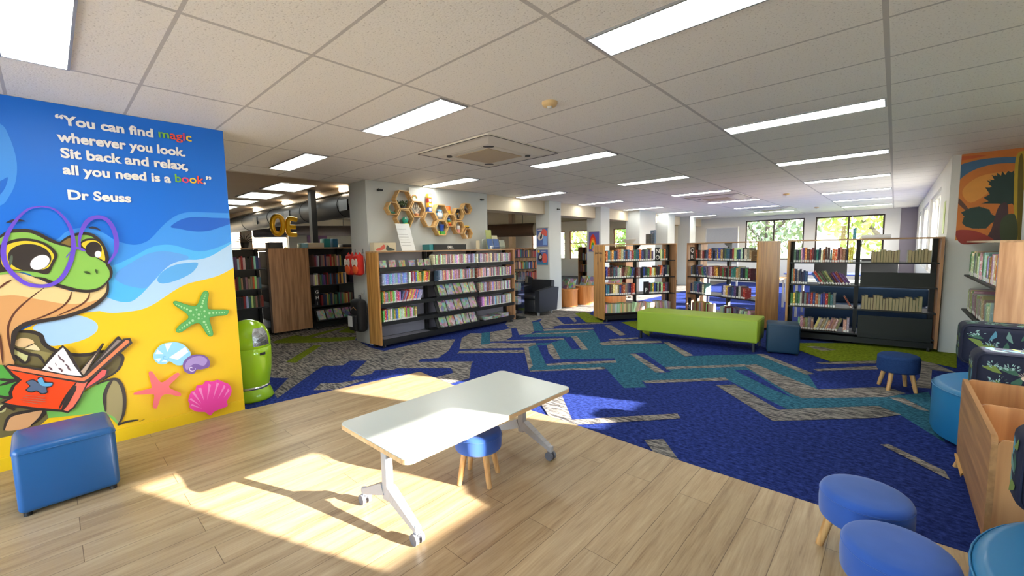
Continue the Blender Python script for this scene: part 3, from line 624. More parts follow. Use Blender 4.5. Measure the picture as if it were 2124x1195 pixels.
quote([('all you need is a ', 'w'), ('b', 'g'), ('o', 'p'), ('o', 'y'), ('k', 'r'), ('.', 'w'), ('”', 'w')], (412, 568), (1380, 638), 62)
quote([('Dr Seuss', 'w')], (440, 733), (856, 752), 62)

# ------------------------------------------------------------------ the orange mural at the end of the nook
NY = 8.0; CN2 = (1880, 280, 2.844); nur = []; NP = {}
def nc(*k):
    if k not in NP: NP[k] = (len(NP), mat('nook ink %d %d %d' % k, C(*k), .5, var=.14, scale=7))
    return NP[k][0]
def narea(col, *p, s=True):
    q = K(CN2, *p); q = smooth(q, 4) if s else q
    P = [(-aty(x, y, NY)[0], aty(x, y, NY)[2]) for x, y in q]
    P = [(-a, z) for a, z in clip_max(P, 0, -.582)]
    if len(P) > 2: nur.append((P, nc(*col)))
nur.append(([(.582, 1.5), (2.2, 1.5), (2.2, CEIL-.002), (.582, CEIL-.002)], nc(206, 118, 42)))
narea((60, 104, 140), (290,300),(310,190),(380,158),(470,140),(600,130),(720,138),(800,200),(800,240),(700,175),(560,168),(450,188),(370,222),(318,262))
narea((196, 92, 36), (300,130),(480,118),(330,150)); narea((222, 150, 60), (330,330),(420,250),(560,220),(620,240),(500,330),(380,400))
narea((96, 60, 44), (290,375),(310,372),(365,435),(350,445),(300,400))
narea((24, 54, 50), (440,405),(485,392),(455,370),(492,350),(465,310),(512,312),(475,268),(535,282),(520,238),(572,252),(600,212),(640,230),(720,260),(740,360),(640,400),(595,412),(540,405),s=False)
sp = random.Random(11)
def spiky(cx, cy, rx, ry, n=46): return [(cx+rx*k*math.cos(2*PI*i/n), cy+ry*k*math.sin(2*PI*i/n)) for i in range(n) for k in [(1.0 if i % 2 else .78)*sp.uniform(.9, 1.12)]]
narea((24, 54, 50), *spiky(590, 315, 118, 100), s=False); narea((26, 58, 52), *spiky(420, 490, 92, 64), s=False)
narea((26, 58, 52), (328,520),(342,480),(322,458),(380,430),(430,423),(490,440),(500,468),(560,490),(500,520),(470,552),(390,552),(350,540),s=False)
narea((70, 46, 52), (470,620),(500,560),(545,420),(600,418),(575,620)); narea((150, 44, 34), (290,570),(360,560),(440,578),(520,625),(420,640),(320,640))
narea((190, 160, 40), (640,170),(700,90),(800,90),(800,620),(650,620)); narea((110, 96, 30), (660,180),(690,150),(680,620),(655,620)); narea((58, 70, 44), (560,500),(640,470),(650,620),(560,620))
b = MB()
for i, (poly, ci) in enumerate(nur): b.flat(poly, lambda x, z, y=NY-.001-.0004*i: (x, y, z), ci)
tag(b.build('mural', [m for _, m in sorted(NP.values(), key=lambda t: t[0])]), 'orange painted landscape mural with dark spiky trees above the corner bookcase', 'mural')
# ------------------------------------------------------------------ furniture
FZ = .009     # top of the vinyl floor
def rrect(x0, y0, x1, y1, r, n=6):
    out = []
    for cx, cy, a0 in ((x1-r, y1-r, 0), (x0+r, y1-r, 90), (x0+r, y0+r, 180), (x1-r, y0+r, 270)):
        out += [(cx+r*math.cos(math.radians(a0+90*i/n)), cy+r*math.sin(math.radians(a0+90*i/n))) for i in range(n+1)]
    return out
LAM = mat('white laminate', C(206, 209, 200), .22, var=.01, scale=5)
PLY = wood('birch edge', C(206, 160, 108), C(226, 186, 134), 'Y', 1.5)
ALU = mat('grey painted aluminium', C(186, 184, 182), .38, .35, var=.03)
CAST = mat('caster grey', C(112, 112, 116), .4, .2); CASTD = mat('caster dark', C(52, 52, 56), .45)
# flip table on casters
t = thing('flip_table', 'low white folding table with wooden edge on grey T-legs with casters', 'table', (-1.985, 1.73, FZ))
TZ = .51-FZ
o = MB().prism(rrect(-.34, -.68, .34, .68, .045), lambda x, y: (x, y, TZ-.004), lambda x, y: (x, y, TZ)).build('tabletop', LAM, t)
MB().prism(rrect(-.342, -.682, .342, .682, .047), lambda x, y: (x, y, TZ-.028), lambda x, y: (x, y, TZ-.0045)).build('edge_band', PLY, o)
for y in (-.585, .535):
    MB().rbox((-.028, y-.022, .13), (.028, y+.022, TZ-.07), .01).build('leg', ALU, t)
    MB().rbox((-.07, y-.045, TZ-.085), (.07, y+.045, TZ-.03), .015).build('hinge', CAST, t)
    for s in (-1, 1):
        b = MB(); n = 8
        pts = [(s*(.02+.25*i/n), y, .19-.115*i/n) for i in range(n+1)]
        for i in range(n): b.obox(pts[i], pts[i+1], .05-.002*i, .062-.0045*i)
        b.rbox((s*.262-.016, y-.016, .055), (s*.262+.016, y+.016, .1), .006)
        b.build('foot_arm', ALU, t)
        c = MB().cyl((s*.262, y, .03), (s*.262, y, .062), .009, 10).rbox((s*.262-.022, y-.014, .034), (s*.262+.022, y+.014, .06), .008).build('caster', CASTD, t)
        MB().cyl((s*.262-.0, y-.027, .03), (s*.262, y-.008, .03), .03, 18).cyl((s*.262, y+.008, .03), (s*.262, y+.027, .03), .03, 18).build('wheel', CAST, c)
MB().obox((0, -.585, TZ-.06), (0, .535, TZ-.06), .04, .03).build('rail', ALU, t)
# stools
VEL = mat('royal blue velvet', C(50, 90, 168), .8, var=.12, scale=9, sheen=.3, spec=.2)
VEL2 = mat('navy boucle', C(42, 66, 112), .95, var=.3, scale=90, bump=.7, spec=.1)
PINE = wood('pine leg', C(196, 142, 82), C(224, 176, 112), 'Z', 3)
def stool(x, y, z0, label, r=.165, h=.34, seat=.14, mtl=None, rz=0, group=None):
    t = thing('footstool', label, 'stool', (x, y, z0), rz, group); e = .03
    prof = [(.001, h-seat), (r-.02, h-seat)]+[(r-.02+.02*math.sin(a), h-seat+.02-.02*math.cos(a)) for a in (.4, .8, 1.2, 1.57)]
    prof += [(r*1.012, h-seat/2)]+[(r-e+e*math.cos(a), h-e+e*math.sin(a)) for a in (0, .35, .7, 1.05, 1.4)]+[(r*.6, h+.006), (.001, h+.009)]
    MB().lathe(prof, 40).build('cushion', mtl or VEL, t)
    MB().tube([((r-.002)*math.cos(2*PI*i/40)*1.004, (r-.002)*math.sin(2*PI*i/40)*1.004, h-e) for i in range(40)], .0035, 6, closed=True).build('piping', mtl or VEL, t)
    for k in range(4):
        a = PI/4+k*PI/2; c, s_ = math.cos(a), math.sin(a)
        MB().tube([(c*(r-.055), s_*(r-.055), h-seat+.01), (c*(r-.01), s_*(r-.01), 0)], [.021, .016], 14).build('leg', PINE, t)
    return t
stool(-1.93, 1.77, FZ, 'blue velvet round footstool standing under the white folding table', .15, .335, .125, rz=.5)
stool(-.045, 2.47, FZ, 'blue velvet footstool at lower right, the one behind the other', .172, .33, .15, rz=.9)
stool(.065, 2.09, FZ, 'blue velvet footstool at lower right, nearest, touching the blue ottoman corner', .172, .33, .15, rz=.2)
stool(.085, 5.72, .0, 'dark blue woven footstool on the carpet before the empty black shelves', .165, .355, .17, VEL2, .35)
# vinyl cubes and bench
BV = mat('blue vinyl', C(24, 84, 138), .38, var=.04, scale=6, coat=.15); BV2 = mat('petrol blue vinyl', C(15, 54, 80), .5, var=.05, scale=6)
GV = mat('lime vinyl', C(146, 170, 44), .5, var=.05, scale=5)
def seam(b, x0, y0, x1, y1, z, r=.02): b.tube([(x, y, z) for x, y in rrect(x0, y0, x1, y1, r)], .003, 6, closed=True)
t = thing('ottoman_cube', 'glossy blue vinyl cube seat in front of the turtle mural', 'ottoman', (-3.83, -.02, FZ), .02)
MB().rbox((-.225, -.215, .02), (.225, .215, .405), .03, 4).build('seat_body', BV, t); b = MB(); seam(b, -.226, -.216, .226, .216, .372, .03); b.build('piping', BV, t)
for x, y in ((-.19, -.18), (.19, -.18), (.19, .18), (-.19, .18)): MB().cyl((x, y, 0), (x, y, .025), .018, 12).build('foot', BLACKM, t)
t = thing('ottoman_cube', 'petrol blue cube seat at the right end of the lime bench', 'ottoman', (-1.095, 6.77, 0), math.radians(12))
MB().rbox((-.19, -.19, .015), (.19, .19, .41), .025, 4).build('seat_body', BV2, t); b = MB(); seam(b, -.191, -.191, .191, .191, .38, .025); b.build('piping', BV2, t)
for x, y in ((-.16, -.16), (.16, -.16), (.16, .16), (-.16, .16)): MB().cyl((x, y, 0), (x, y, .02), .015, 12).build('foot', BLACKM, t)
t = thing('bench', 'long lime green upholstered bench in front of the open bookcases', 'bench', (-2.21, 6.69, 0), .045)
MB().rbox((-.86, -.275, .13), (.86, .275, .45), .018, 3).build('seat_body', GV, t); b = MB(); seam(b, -.861, -.276, .861, .276, .425); b.build('piping', GV, t)
for x, y in ((-.81, -.23), (.81, -.23), (.81, .23), (-.81, .23)): MB().obox((x, y, 0), (x, y, .135), .03, .03).build('leg', BLACKM, t)
# lime bin
LIME = mat('glossy lime plastic', C(150, 196, 14), .2, var=.02, coat=.5)
t = thing('litter_bin', 'glossy lime green capsule shaped bin at the end of the mural wall', 'bin', (-4.87, 1.31, .002))
MB().lathe([(.13, .0), (.195, .0), (.2, .02), (.185, .07), (.165, .12)], 36).build('base', LIME, t)
MB().lathe([(.166, .118), (.17, .122), (.17, .142), (.166, .146)], 36).build('band', CHROME, t)
MB().lathe([(.166, .145), (.178, .2), (.195, .32), (.203, .45), (.203, .535), (.198, .54)], 36).build('body', LIME, t)
MB().lathe([(.196, .54), (.204, .546), (.202, .6), (.188, .68), (.155, .75), (.1, .795), (.05, .815), (.001, .82)], 36).build('dome', LIME, t)
def onbin(r, a, z): return (r*math.cos(a), r*math.sin(a), z)
b = MB(); A0 = math.radians(20); n = 10
RZ = [(.2055, .565), (.203, .62), (.191, .685), (.165, .742)]
vs = [onbin(r+.002, A0+(-.42+.84*k/n)*(1 if i < 3 else .75), z) for i, (r, z) in enumerate(RZ) for k in range(n+1)]
b.add(vs, [(i*(n+1)+k, i*(n+1)+k+1, (i+1)*(n+1)+k+1, (i+1)*(n+1)+k) for i in range(3) for k in range(n)], 0, True); b.build('flap', mat('hammered chrome', C(150, 150, 150), .2, .9, var=.5, scale=40, bump=1), t)
b = MB(); vs = [onbin(.205, A0-.15+.3*k/4, z) for z in (.468, .495) for k in range(5)]; b.add(vs, [(k, k+1, k+6, k+5) for k in range(4)]); b.build('slot', BLACKM, t)
# blue ottomans with patterned bolsters (right)
TURQ = mat('turquoise vinyl', C(32, 114, 162), .42, var=.05, scale=4, coat=.1)
def ottoman(x, y, rx, ry, label, h=.42):
    t = thing('ottoman', label, 'ottoman', (x, y, 0)); e = .045
    ex = lambda k: [(rx*math.cos(2*PI*i/56)*k, ry*math.sin(2*PI*i/56)*k) for i in range(56)]
    prof = [(.985, .03), (1.0, .06), (1.0, h-e)]+[((1-e/rx)+e/rx*math.cos(a), h-e+e*math.sin(a)) for a in (.3, .6, .9, 1.2, 1.5)]+[(.5, h+.008), (.001, h+.01)]
    MB().lathe(prof, 56, 0, (0, 0, 0), rx, ry).build('seat_body', TURQ, t)
    MB().tube([(px, py, h-.03) for px, py in ex(1.002)], .004, 6, closed=True).build('piping', TURQ, t)
    for a in (.7, 2.4, 3.9, 5.5): MB().cyl((rx*.8*math.cos(a), ry*.8*math.sin(a), 0), (rx*.8*math.cos(a), ry*.8*math.sin(a), .04), .025, 12).build('foot', BLACKM, t)
    return t
ottoman(1.06, 4.60, .79, .62, 'turquoise blue rounded ottoman behind the wooden book browser')
ottoman(1.0, 2.02, .755, .70, 'turquoise blue rounded ottoman in the lower right corner, nearest the camera')
FAB = mat('navy print fabric', C(20, 26, 50), .8, var=.2, scale=60); BIRD = mat('pale bird print', C(222, 204, 182), .8, var=.03)
def bird(par, mp, s=1.0):
    """the pale long-tailed crested bird printed on the fabric"""
    b = MB(); S = lambda L: [(x*s, y*s) for x, y in L]
    body = smooth(S([(-.05, .052), (-.03, .068), (-.012, .05), (.01, .03), (.035, 0), (.05, -.02), (.03, -.022), (.0, -.012), (-.02, .01), (-.03, .03)]), 4)
    b.flat(body, mp)
    for a, c in (((.04, -.01), (.1, -.035)), ((.035, -.016), (.09, -.05)), ((.015, .025), (.075, .042)), ((.02, .015), (.078, .028))):
        for q in ribbon(S([a, c]), .006*s): b.flat(q, mp)
    for a in range(6):
        t = 1.1+a*.35
        for q in ribbon(S([(-.034, .06), (-.034+.034*math.cos(t), .06+.03*math.sin(t))]), .0035*s): b.flat(q, mp)
    b.build('bird_print', BIRD, par)
LP = [mat('print '+n, C(*c), .8, var=.12, scale=30) for n, c in (('deep green', (58, 98, 78)), ('sage', (104, 140, 130)), ('olive', (110, 130, 58)), ('mint', (160, 198, 190)), ('sea blue', (84, 140, 158)))]
def leaf_print(b, w, d, h, seed):
    """leaves and flower heads printed on the front, the top and the left end of a bolster"""
    rnd = random.Random(seed); k = 0
    def leaf(mp, x, y, a, l, wd, mi):
        pts = []
        for i in range(13):
            t = i/6-1 if i <= 6 else 1-(i-6)/6
            s_ = 1 if i <= 6 else -1; q = (t*l, s_*wd*(1-t*t)+.18*l*(1-t*t)); pts.append((x+q[0]*math.cos(a)-q[1]*math.sin(a), y+q[0]*math.sin(a)+q[1]*math.cos(a)))
        b.flat(pts[:-1], mp, mi+1)
    for U, V, base in ((w, h, 'f'), (w, d, 't'), (d, h, 'e')):
        e = .05
        def P(u, v, z):
            if base == 'f': return (u-w/2, -d/2-z, v)
            if base == 't': return (u-w/2, v-d/2, h+z)
            return (-w/2-z, d/2-u, v)
        nx, ny = max(2, int((U-2*e)/.085)), max(2, int((V-2*e)/.07))
        for i in range(nx):
            for j in range(ny):
                x = e+(i+.5+rnd.uniform(-.25, .25))*(U-2*e)/nx; y = e+(j+.5+rnd.uniform(-.2, .2))*(V-2*e)/ny; z = .0006+.00012*(k % 6); k += 1
                lo = lambda u, v, z=z: P(min(max(u, .035), U-.035), min(max(v, .035), V-.035), z)
                if rnd.random() < .68: leaf(lo, x, y, rnd.uniform(0, 6.28), rnd.uniform(.045, .075), rnd.uniform(.015, .024), rnd.choice((0, 0, 1, 2, 4)))
                else:
                    leaf(lo, x, y-.02, rnd.uniform(-.3, .3), .05, .02, 2 if rnd.random() < .6 else 0)
                    for q in range(22):
                        a = rnd.uniform(.1, 3.04); r = rnd.uniform(.01, .055); hi = lambda u, v, z=z+.0009: P(min(max(u, .035), U-.035), min(max(v, .035), V-.035), z)
                        leaf(hi, x+r*math.cos(a), y-.01+r*math.sin(a), a, .009, .0026, 3)
def bolster(x0, x1, y0, y1, z0, z1, label, birds=()):
    t = thing('bolster', label, 'cushion', ((x0+x1)/2, (y0+y1)/2, z0)); w, d, h = x1-x0, y1-y0, z1-z0
    b = MB().rbox((-w/2, -d/2, 0), (w/2, d/2, h), .055, 5)
    leaf_print(b, w, d, h, int(x0*1000+y0*7)); b.build('cover', [FAB]+LP, t)
    MB().tube([(p[0], -d/2+.055*0+.012, p[1]) for p in rrect(-w/2+.012, .012, w/2-.012, h-.012, .05)], .004, 6, closed=True).build('piping', FAB, t)
    for bx, bz, s in birds: bird(t, lambda x, y, bx=bx, bz=bz: (bx+x, -d/2-.0015, bz+y), s)
    return t
bolster(.46, 1.75, 5.24, 5.56, .43, .78, 'navy leaf print bolster backrest, the farther one, beside the corner bookcase', [(-.17, .18, 1.25), (.4, .18, 1.2)])
bolster(.42, 1.72, 4.0, 4.26, .43, .775, 'navy leaf print bolster directly behind the wooden book browser, its top edge sunlit', [(-.4, .15, 1.0), (.1, .16, 1.0)])
bolster(.395, 1.6, 2.44, 2.62, .43, .765, 'navy leaf print bolster at the right edge on the nearest blue ottoman', [(.1, .18, 1.1)])
# wooden book browser
BW = wood('oak laminate browser', C(176, 122, 74), C(206, 152, 98), 'Z', 1.0); BWY = wood('oak laminate browser along', C(150, 108, 66), C(186, 138, 88), 'Y', 1.0)
t = thing('book_browser', 'wooden picture book browser box with divided troughs on the right', 'book browser', (.37, 2.83, 0))
L, Wd, HB_ = 1.13, .72, .6
side = rrect(0, .10, L, HB_, .035)
MB().prism(side, lambda y, z: (0, y, z), lambda y, z: (.022, y, z)).build('side_panel', BWY, t)
MB().prism(side, lambda y, z: (Wd-.022, y, z), lambda y, z: (Wd, y, z)).build('side_panel', BWY, t)
for y in (0, L*.5-.01, L-.02): MB().prism(rrect(.0221, .12, Wd-.0221, HB_-.004 if y else HB_-.01, .03), lambda x, z, y=y: (x, y+.001, z), lambda x, z, y=y: (x, y+.019, z)).build('divider', BW, t)
for y in (L*.25, L*.75): MB().box((.0222, y-.008, .12), (Wd-.0222, y+.008, HB_-.12)).build('low_divider', BW, t)
MB().box((.0222, .0195, .11), (Wd-.0222, L-.0195, .125)).build('bottom_panel', BW, t)
MB().box((.045, .05, .06), (Wd-.045, L-.05, .1)).build('plinth', mat('pale ply', C(206, 160, 92), .5), t)
MB().prism([(.0, L), (.0, L-.35), (.0+.10, L-.03)], lambda x, y: (x-.012, y-.05, .085), lambda x, y: (x-.012, y-.05, .1)).build('brace', mat('pale ply', C(206, 160, 92), .5), t)
for x, y in ((.05, .06), (Wd-.05, .06), (.03, L-.06), (Wd-.05, L-.06)): MB().tube([(x, y, .1), (x-.03 if x < .3 else x+.02, y+(.03 if y > .5 else -.03), 0)], [.022, .016], 12).build('leg', PINE, t)
# armchairs
LEA = mat('black leather', C(34, 36, 42), .4, var=.1, scale=20, bump=.05)
def armchair(x, y, rz, label, w=.84, d=.76, h=.76):
    t = thing('armchair', label, 'armchair', (x, y, .0), rz, 'black tub armchairs')
    a = .13
    MB().rbox((-w/2+a, -d/2, .08), (w/2-a, d/2-.16, .36), .02, 3).build('seat_base', LEA, t)
    MB().rbox((-w/2+a+.005, -d/2-.015, .362), (w/2-a-.005, d/2-.19, .45), .03, 3).build('seat_cushion', LEA, t)
    b = MB(); P = [(-d/2, .08), (d/2-.1, .08), (d/2-.02, .6), (d/2-.2, .62), (-d/2, .56)]
    for s in (-1, 1): MB().prism(P, lambda yy, z, s=s: (s*(w/2-a+.002), yy, z), lambda yy, z, s=s: (s*w/2, yy, z)).build('armrest', LEA, t)
    b = MB(); Q = [(d/2-.185, .36), (d/2-.02, .3), (d/2, h-.02), (d/2-.05, h), (d/2-.12, h)]
    b.prism(Q, lambda yy, z: (-w/2+a+.003, yy, z), lambda yy, z: (w/2-a-.003, yy, z)); b.build('backrest', LEA, t)
    for px, py in ((-w/2+.08, -d/2+.06), (w/2-.08, -d/2+.06), (-w/2+.1, d/2-.18), (w/2-.1, d/2-.18)): MB().obox((px, py, 0), (px, py, .082), .04, .04).build('foot', ALU, t)
armchair(-6.15, 7.55, .02, 'black leather armchair in front of the column with posters')
armchair(-7.4, 8.35, -.75, 'black leather armchair half hidden behind the media bookcase end')
# ------------------------------------------------------------------ bookcases
SHB = mat('black shelf steel', C(22, 22, 24), .5, var=.12); GPAN = mat('grey shelf back', C(138, 136, 148), .55, var=.05, scale=5)
OAK = wood('oak end panel', C(158, 108, 52), C(202, 150, 82), 'Z', 1.0, .45, 12); OAKR = wood('reddish oak end panel', C(152, 108, 74), C(194, 146, 104), 'Z', 1.0, .5, 12)
OAKT = wood('oak top', C(158, 122, 88), C(196, 160, 120), 'X', 1.0)
PAGES = mat('book pages', C(170, 156, 120), .8, var=.08, scale=60); STICK = mat('spine label', C(232, 230, 226), .5, var=.02)
SPINE = objcol('book cover', .5, 'spine'); DVDM = objcol('case insert', .3, 'spine'); COVER = objcol('printed cover', .35, 'cover'); PLAIN = objcol('plain coloured', .5, 'plain')
def bookmesh(name, label=True):
    """unit book: thickness x, depth y (spine at 0), height z"""
    b = MB(); c = .08
    b.box((0, .03, 0), (c, 1, 1)).box((1-c, .03, 0), (1, 1, 1))                   # boards
    vs = []; n = 6
    for z in (0, 1): vs += [(.5-.5*math.cos(PI*i/n), .03-.03*math.sin(PI*i/n), z) for i in range(n+1)]
    b.add(vs, [(i, i+1, n+2+i, n+1+i) for i in range(n)], 0, True)
    b.box((c, .03, .015), (1-c, .985, .985), 1)
    if label:
        vs = []
        for z in (.02, .17): vs += [(.5-.46*math.cos(PI*i/n), .028-.032*math.sin(PI*i/n), z) for i in range(n+1)]
        b.add(vs, [(i, i+1, n+2+i, n+1+i) for i in range(n)], 2, True)
    return b.mesh(name, [SPINE, PAGES, STICK])
def casemesh(name):
    b = MB(); b.box((0, 0, 0), (1, 1, 1), 0); b.box((.05, -.004, .02), (.95, .0, .12), 1); return b.mesh(name, [DVDM, STICK])
BOOKM, BOOKN, CASEM = bookmesh('book'), bookmesh('book_plain', False), casemesh('disc_case')
BC = {'red': (168, 48, 42), 'dark red': (112, 40, 44), 'orange': (204, 106, 46), 'yellow': (206, 170, 66), 'green': (74, 118, 70), 'teal': (52, 112, 118), 'blue': (52, 84, 148), 'navy': (40, 46, 78),
      'black': (34, 34, 38), 'brown': (98, 70, 52), 'grey': (128, 124, 122), 'cream': (206, 196, 172), 'white': (214, 210, 206), 'purple': (94, 68, 116), 'tan': (164, 130, 92), 'maroon': (84, 34, 42)}
DC = {'white': (216, 208, 210), 'pale pink': (214, 176, 182), 'lilac': (176, 160, 196), 'mauve': (146, 112, 132), 'pale blue': (170, 184, 212), 'cream': (214, 198, 172), 'dusty red': (172, 108, 104), 'slate': (96, 94, 116)}
ONE = ['', 'first', 'second', 'third', 'fourth', 'fifth', 'sixth', 'seventh', 'eighth', 'ninth', 'tenth', 'eleventh', 'twelfth', 'thirteenth', 'fourteenth', 'fifteenth', 'sixteenth', 'seventeenth', 'eighteenth', 'nineteenth', 'twentieth']
CNT = {}
def nth(key):
    CNT[key] = CNT.get(key, 0)+1; k = CNT[key]
    return ONE[k] if k <= 20 else 'twenty '+ONE[k-20]
def frame_at(x, y, rz): return Matrix.Translation((x, y, 0)) @ Matrix.Rotation(rz, 4, 'Z')
STUFF = []
def put(mesh, name, Mw, col, label, cat, group):
    o = bpy.data.objects.new(name, mesh); COL.objects.link(o); o.matrix_world = Mw; o.color = col
    return tag(o, label, cat, group)
def row(F, u0, u1, v, z, where, kind='book', fill=1.0, th=(.018, .045), hh=(.185, .235), dep=.15, lean=(), palette=None, stuff=False, gap=0, back=False, weights=None, noun='book'):
    """books side by side in a bookcase's own frame F: u along, v depth (front at v), z up"""
    u = u0; pal = palette or BC; names = list(pal); i = 0; end = u0+(u1-u0)*fill
    ln = 0
    while True:
        t = random.uniform(*th); h = random.uniform(*hh); d = dep*random.uniform(.88, 1.0)
        a = 0
        for s, e, ang in lean:
            if s <= (u-u0)/(u1-u0) < e: a = ang
        if a:
            if ln != a and ln == 0: u += abs(math.sin(a))*h if a < 0 else 0
            step = t/math.cos(a)+.0015
        else:
            if ln > 0: u += math.sin(ln)*.2+.004
            step = t+.0015
        nl = a
        top = u+step+(math.sin(a)*h if a > 0 else 0)
        if top > end: break
        ln = nl
        c = random.choice(names) if not weights else random.choices(names, weights)[0]
        rgb = [max(4, min(250, q*random.uniform(.8, 1.2))) for q in pal[c]]
        y = v+(random.uniform(0, .012) if not back else 0)
        R = Matrix.Rotation(a, 4, 'Y') if a else Matrix.Identity(4)
        px = u if a >= 0 else u
        zz = z+(math.sin(a)*t if a > 0 else 0) if a >= 0 else z+0
        Mw = F @ Matrix.Translation((px, y, zz+.001)) @ R @ Matrix.Diagonal((t, d, h, 1))
        if back: Mw = F @ Matrix.Translation((px+t, y+d, zz+.001)) @ Matrix.Rotation(PI, 4, 'Z') @ Matrix.Diagonal((t, d, h, 1))
        if stuff: STUFF.append((Mw, C(*rgb)))
        elif kind == 'book':
            put(BOOKM, noun.replace(' ', '_'), Mw, C(*rgb), '%s %s %s from left%s, %s' % (nth((where, c)), c, noun, ' fore-edge out' if back else '', where), noun, noun+'s on '+where)
        else:
            put(CASEM, 'disc_case', Mw, C(*rgb), '%s %s disc case from left, %s' % (nth((where, c)), c, where), 'disc case', 'disc cases on '+where)
        u += step+gap; i += 1
def face_out(F, us, v, z, tilt, w, h, where, noun='magazine', cols=None, t=.012):
    for k, u in enumerate(us):
        c, rgb = (cols or [('pictured', (170, 150, 140))])[k % len(cols or [0])]
        ww = w*random.uniform(.92, 1.0); b = F @ Matrix.Translation((u, v, z)) @ Matrix.Rotation(-tilt, 4, 'X') @ Matrix.Diagonal((ww, t, h*random.uniform(.92, 1.02), 1))
        o = bpy.data.objects.new(noun, COVM); COL.objects.link(o); o.matrix_world = b; o.color = C(*rgb)
        tag(o, '%s %s %s cover-out from left, %s' % (nth((where, noun, 'f'+c)), c, noun.replace('_', ' '), where), noun.replace('_', ' '), '%ss cover-out on %s' % (noun.replace('_', ' '), where))
COVM = MB().box((0, 0, 0), (1, 1, 1)).mesh('cover_item', [COVER])
def bookcase(name, label, F_, L, bays, tiers, H=1.55, depth=.5, left=None, right=None, top=True, back=None, post=.05, lip=0, brackets=True, shelf_d=None, plinth=.12, group=None, ends_z=.05, topm=None):
    x, y, rz = F_; t = thing(name, label, 'bookcase', (x, y, 0), rz, group); F = frame_at(x, y, rz); bw = L/bays; sd = shelf_d or depth
    if left: MB().box((-.03, 0, ends_z), (0, depth, H)).build('end_panel', left, t)
    if right: MB().box((L, 0, ends_z), (L+.03, depth, H)).build('end_panel', right, t)
    if top: MB().box((-.03, -.0, H), (L+.03, depth, H+.02)).build('top_panel', topm or OAKT, t)
    for i in range(bays+1):
        u = min(max(i*bw, post/2+.001), L-post/2-.001); vv = depth/2 if back is None else depth-.08
        MB().box((u-post/2, vv-.03, .0), (u+post/2, vv+.03, H-.001)).build('post', SHB, t)
    if back is not None: MB().box((.001, depth-.045, plinth), (L-.001, depth-.03, H-.002)).build('back_panel', back, t)
    for i in range(bays):
        for z in tiers[i] if isinstance(tiers[0], (list, tuple)) else tiers:
            b = MB().box((i*bw+.004, 0, z-.018), ((i+1)*bw-.004, sd if back is None else depth-.05, z))
            if lip: b.box((i*bw+.004, -.008, z-.05), ((i+1)*bw-.004, 0, z+.012))
            b.build('shelf', SHB, t)
        if brackets:
            u = i*bw+.03 if i else .03
            for uu in ([u] if i else []):
                MB().prism([(0, 0), (0, -.1), (.16, -.02), (.16, 0)], lambda p, q, uu=uu: (uu-.002+p*.0, (depth/2 if back is None else depth-.12)-p, H-.002+q), lambda p, q, uu=uu: (uu+.004, (depth/2 if back is None else depth-.12)-p, H-.002+q)).build('bracket', SHB, t)
    if plinth: MB().box((.002, .03, .04), (L-.002, depth-.03, plinth)).build('plinth', SHB, t)
    for u in (.05, L-.05):
        MB().cyl((u-.012, .04, .03), (u+.012, .04, .03), .03, 12).build('caster', CASTD, t)
        MB().cyl((u-.012, depth-.05, .03), (u+.012, depth-.05, .03), .03, 12).build('caster', CASTD, t)
    return t, F
def sign(par, txt, u, v, z, w, h, size):
    """black card with white index letters on a shelf"""
    b = MB().box((u, v-.004, z), (u+w, v, z+h)).build('index_card', SHB, par)
    n = len(txt)
    for i, ch in enumerate(txt):
        me, tw = text_mesh('index_letter', ch, size, STICK, .0006, .012*size)
        o = bpy.data.objects.new('index_letter', me); COL.objects.link(o); o.parent = b
        o.matrix_local = Matrix(((1, 0, 0, u+w/2-tw/2), (0, 0, -1, v-.0055), (0, 1, 0, z+h-(i+.85)*h/n), (0, 0, 0, 1)))
TIER = [.175, .534, .873, 1.208]
# bookcase one (letters N O P): left of the lime bench
B1 = (-4.22, 7.38, math.radians(54.3)); D1 = .5
t1, F1 = bookcase('bookcase', 'open black bookcase with oak end panel behind the lime bench, left of the pair', B1, 1.55, 2, TIER, 1.53, D1, OAK, OAKR)
for k, (z, f) in enumerate(zip(TIER, ('bottom shelf', 'third shelf', 'second shelf', 'top shelf'))):
    wh = '%s, left bookcase behind bench' % f
    if k == 0: row(F1, .03, 1.48, .02, z, wh, stuff=True, th=(.022, .036), hh=(.17, .2), palette={'cream': BC['cream'], 'tan': (190, 172, 138), 'white': BC['white'], 'yellow': (200, 180, 120)}, lean=((.40, .5, .3), (.75, .95, -.12)))
    elif k == 1: row(F1, .03, .68, .02, z, wh, th=(.032, .052)); row(F1, .98, 1.46, .02, z, wh, th=(.032, .052))
    elif k == 2: row(F1, .03, .78, .02, z, wh, th=(.032, .052), lean=((.5, .8, .2),)); row(F1, .84, 1.46, .02, z, wh, th=(.032, .052), lean=((.55, .7, .2),))
    else: row(F1, .03, 1.08, .02, z, wh, th=(.034, .054), hh=(.19, .25)); row(F1, 1.22, 1.42, .02, z, wh, th=(.032, .052))
sign(t1, 'NO', 1.09, .012, 1.209, .11, .26, .12); sign(t1, 'P', .84, .012, .535, .12, .25, .12); sign(t1, '', .785, .012, .874, .05, .2, .1)
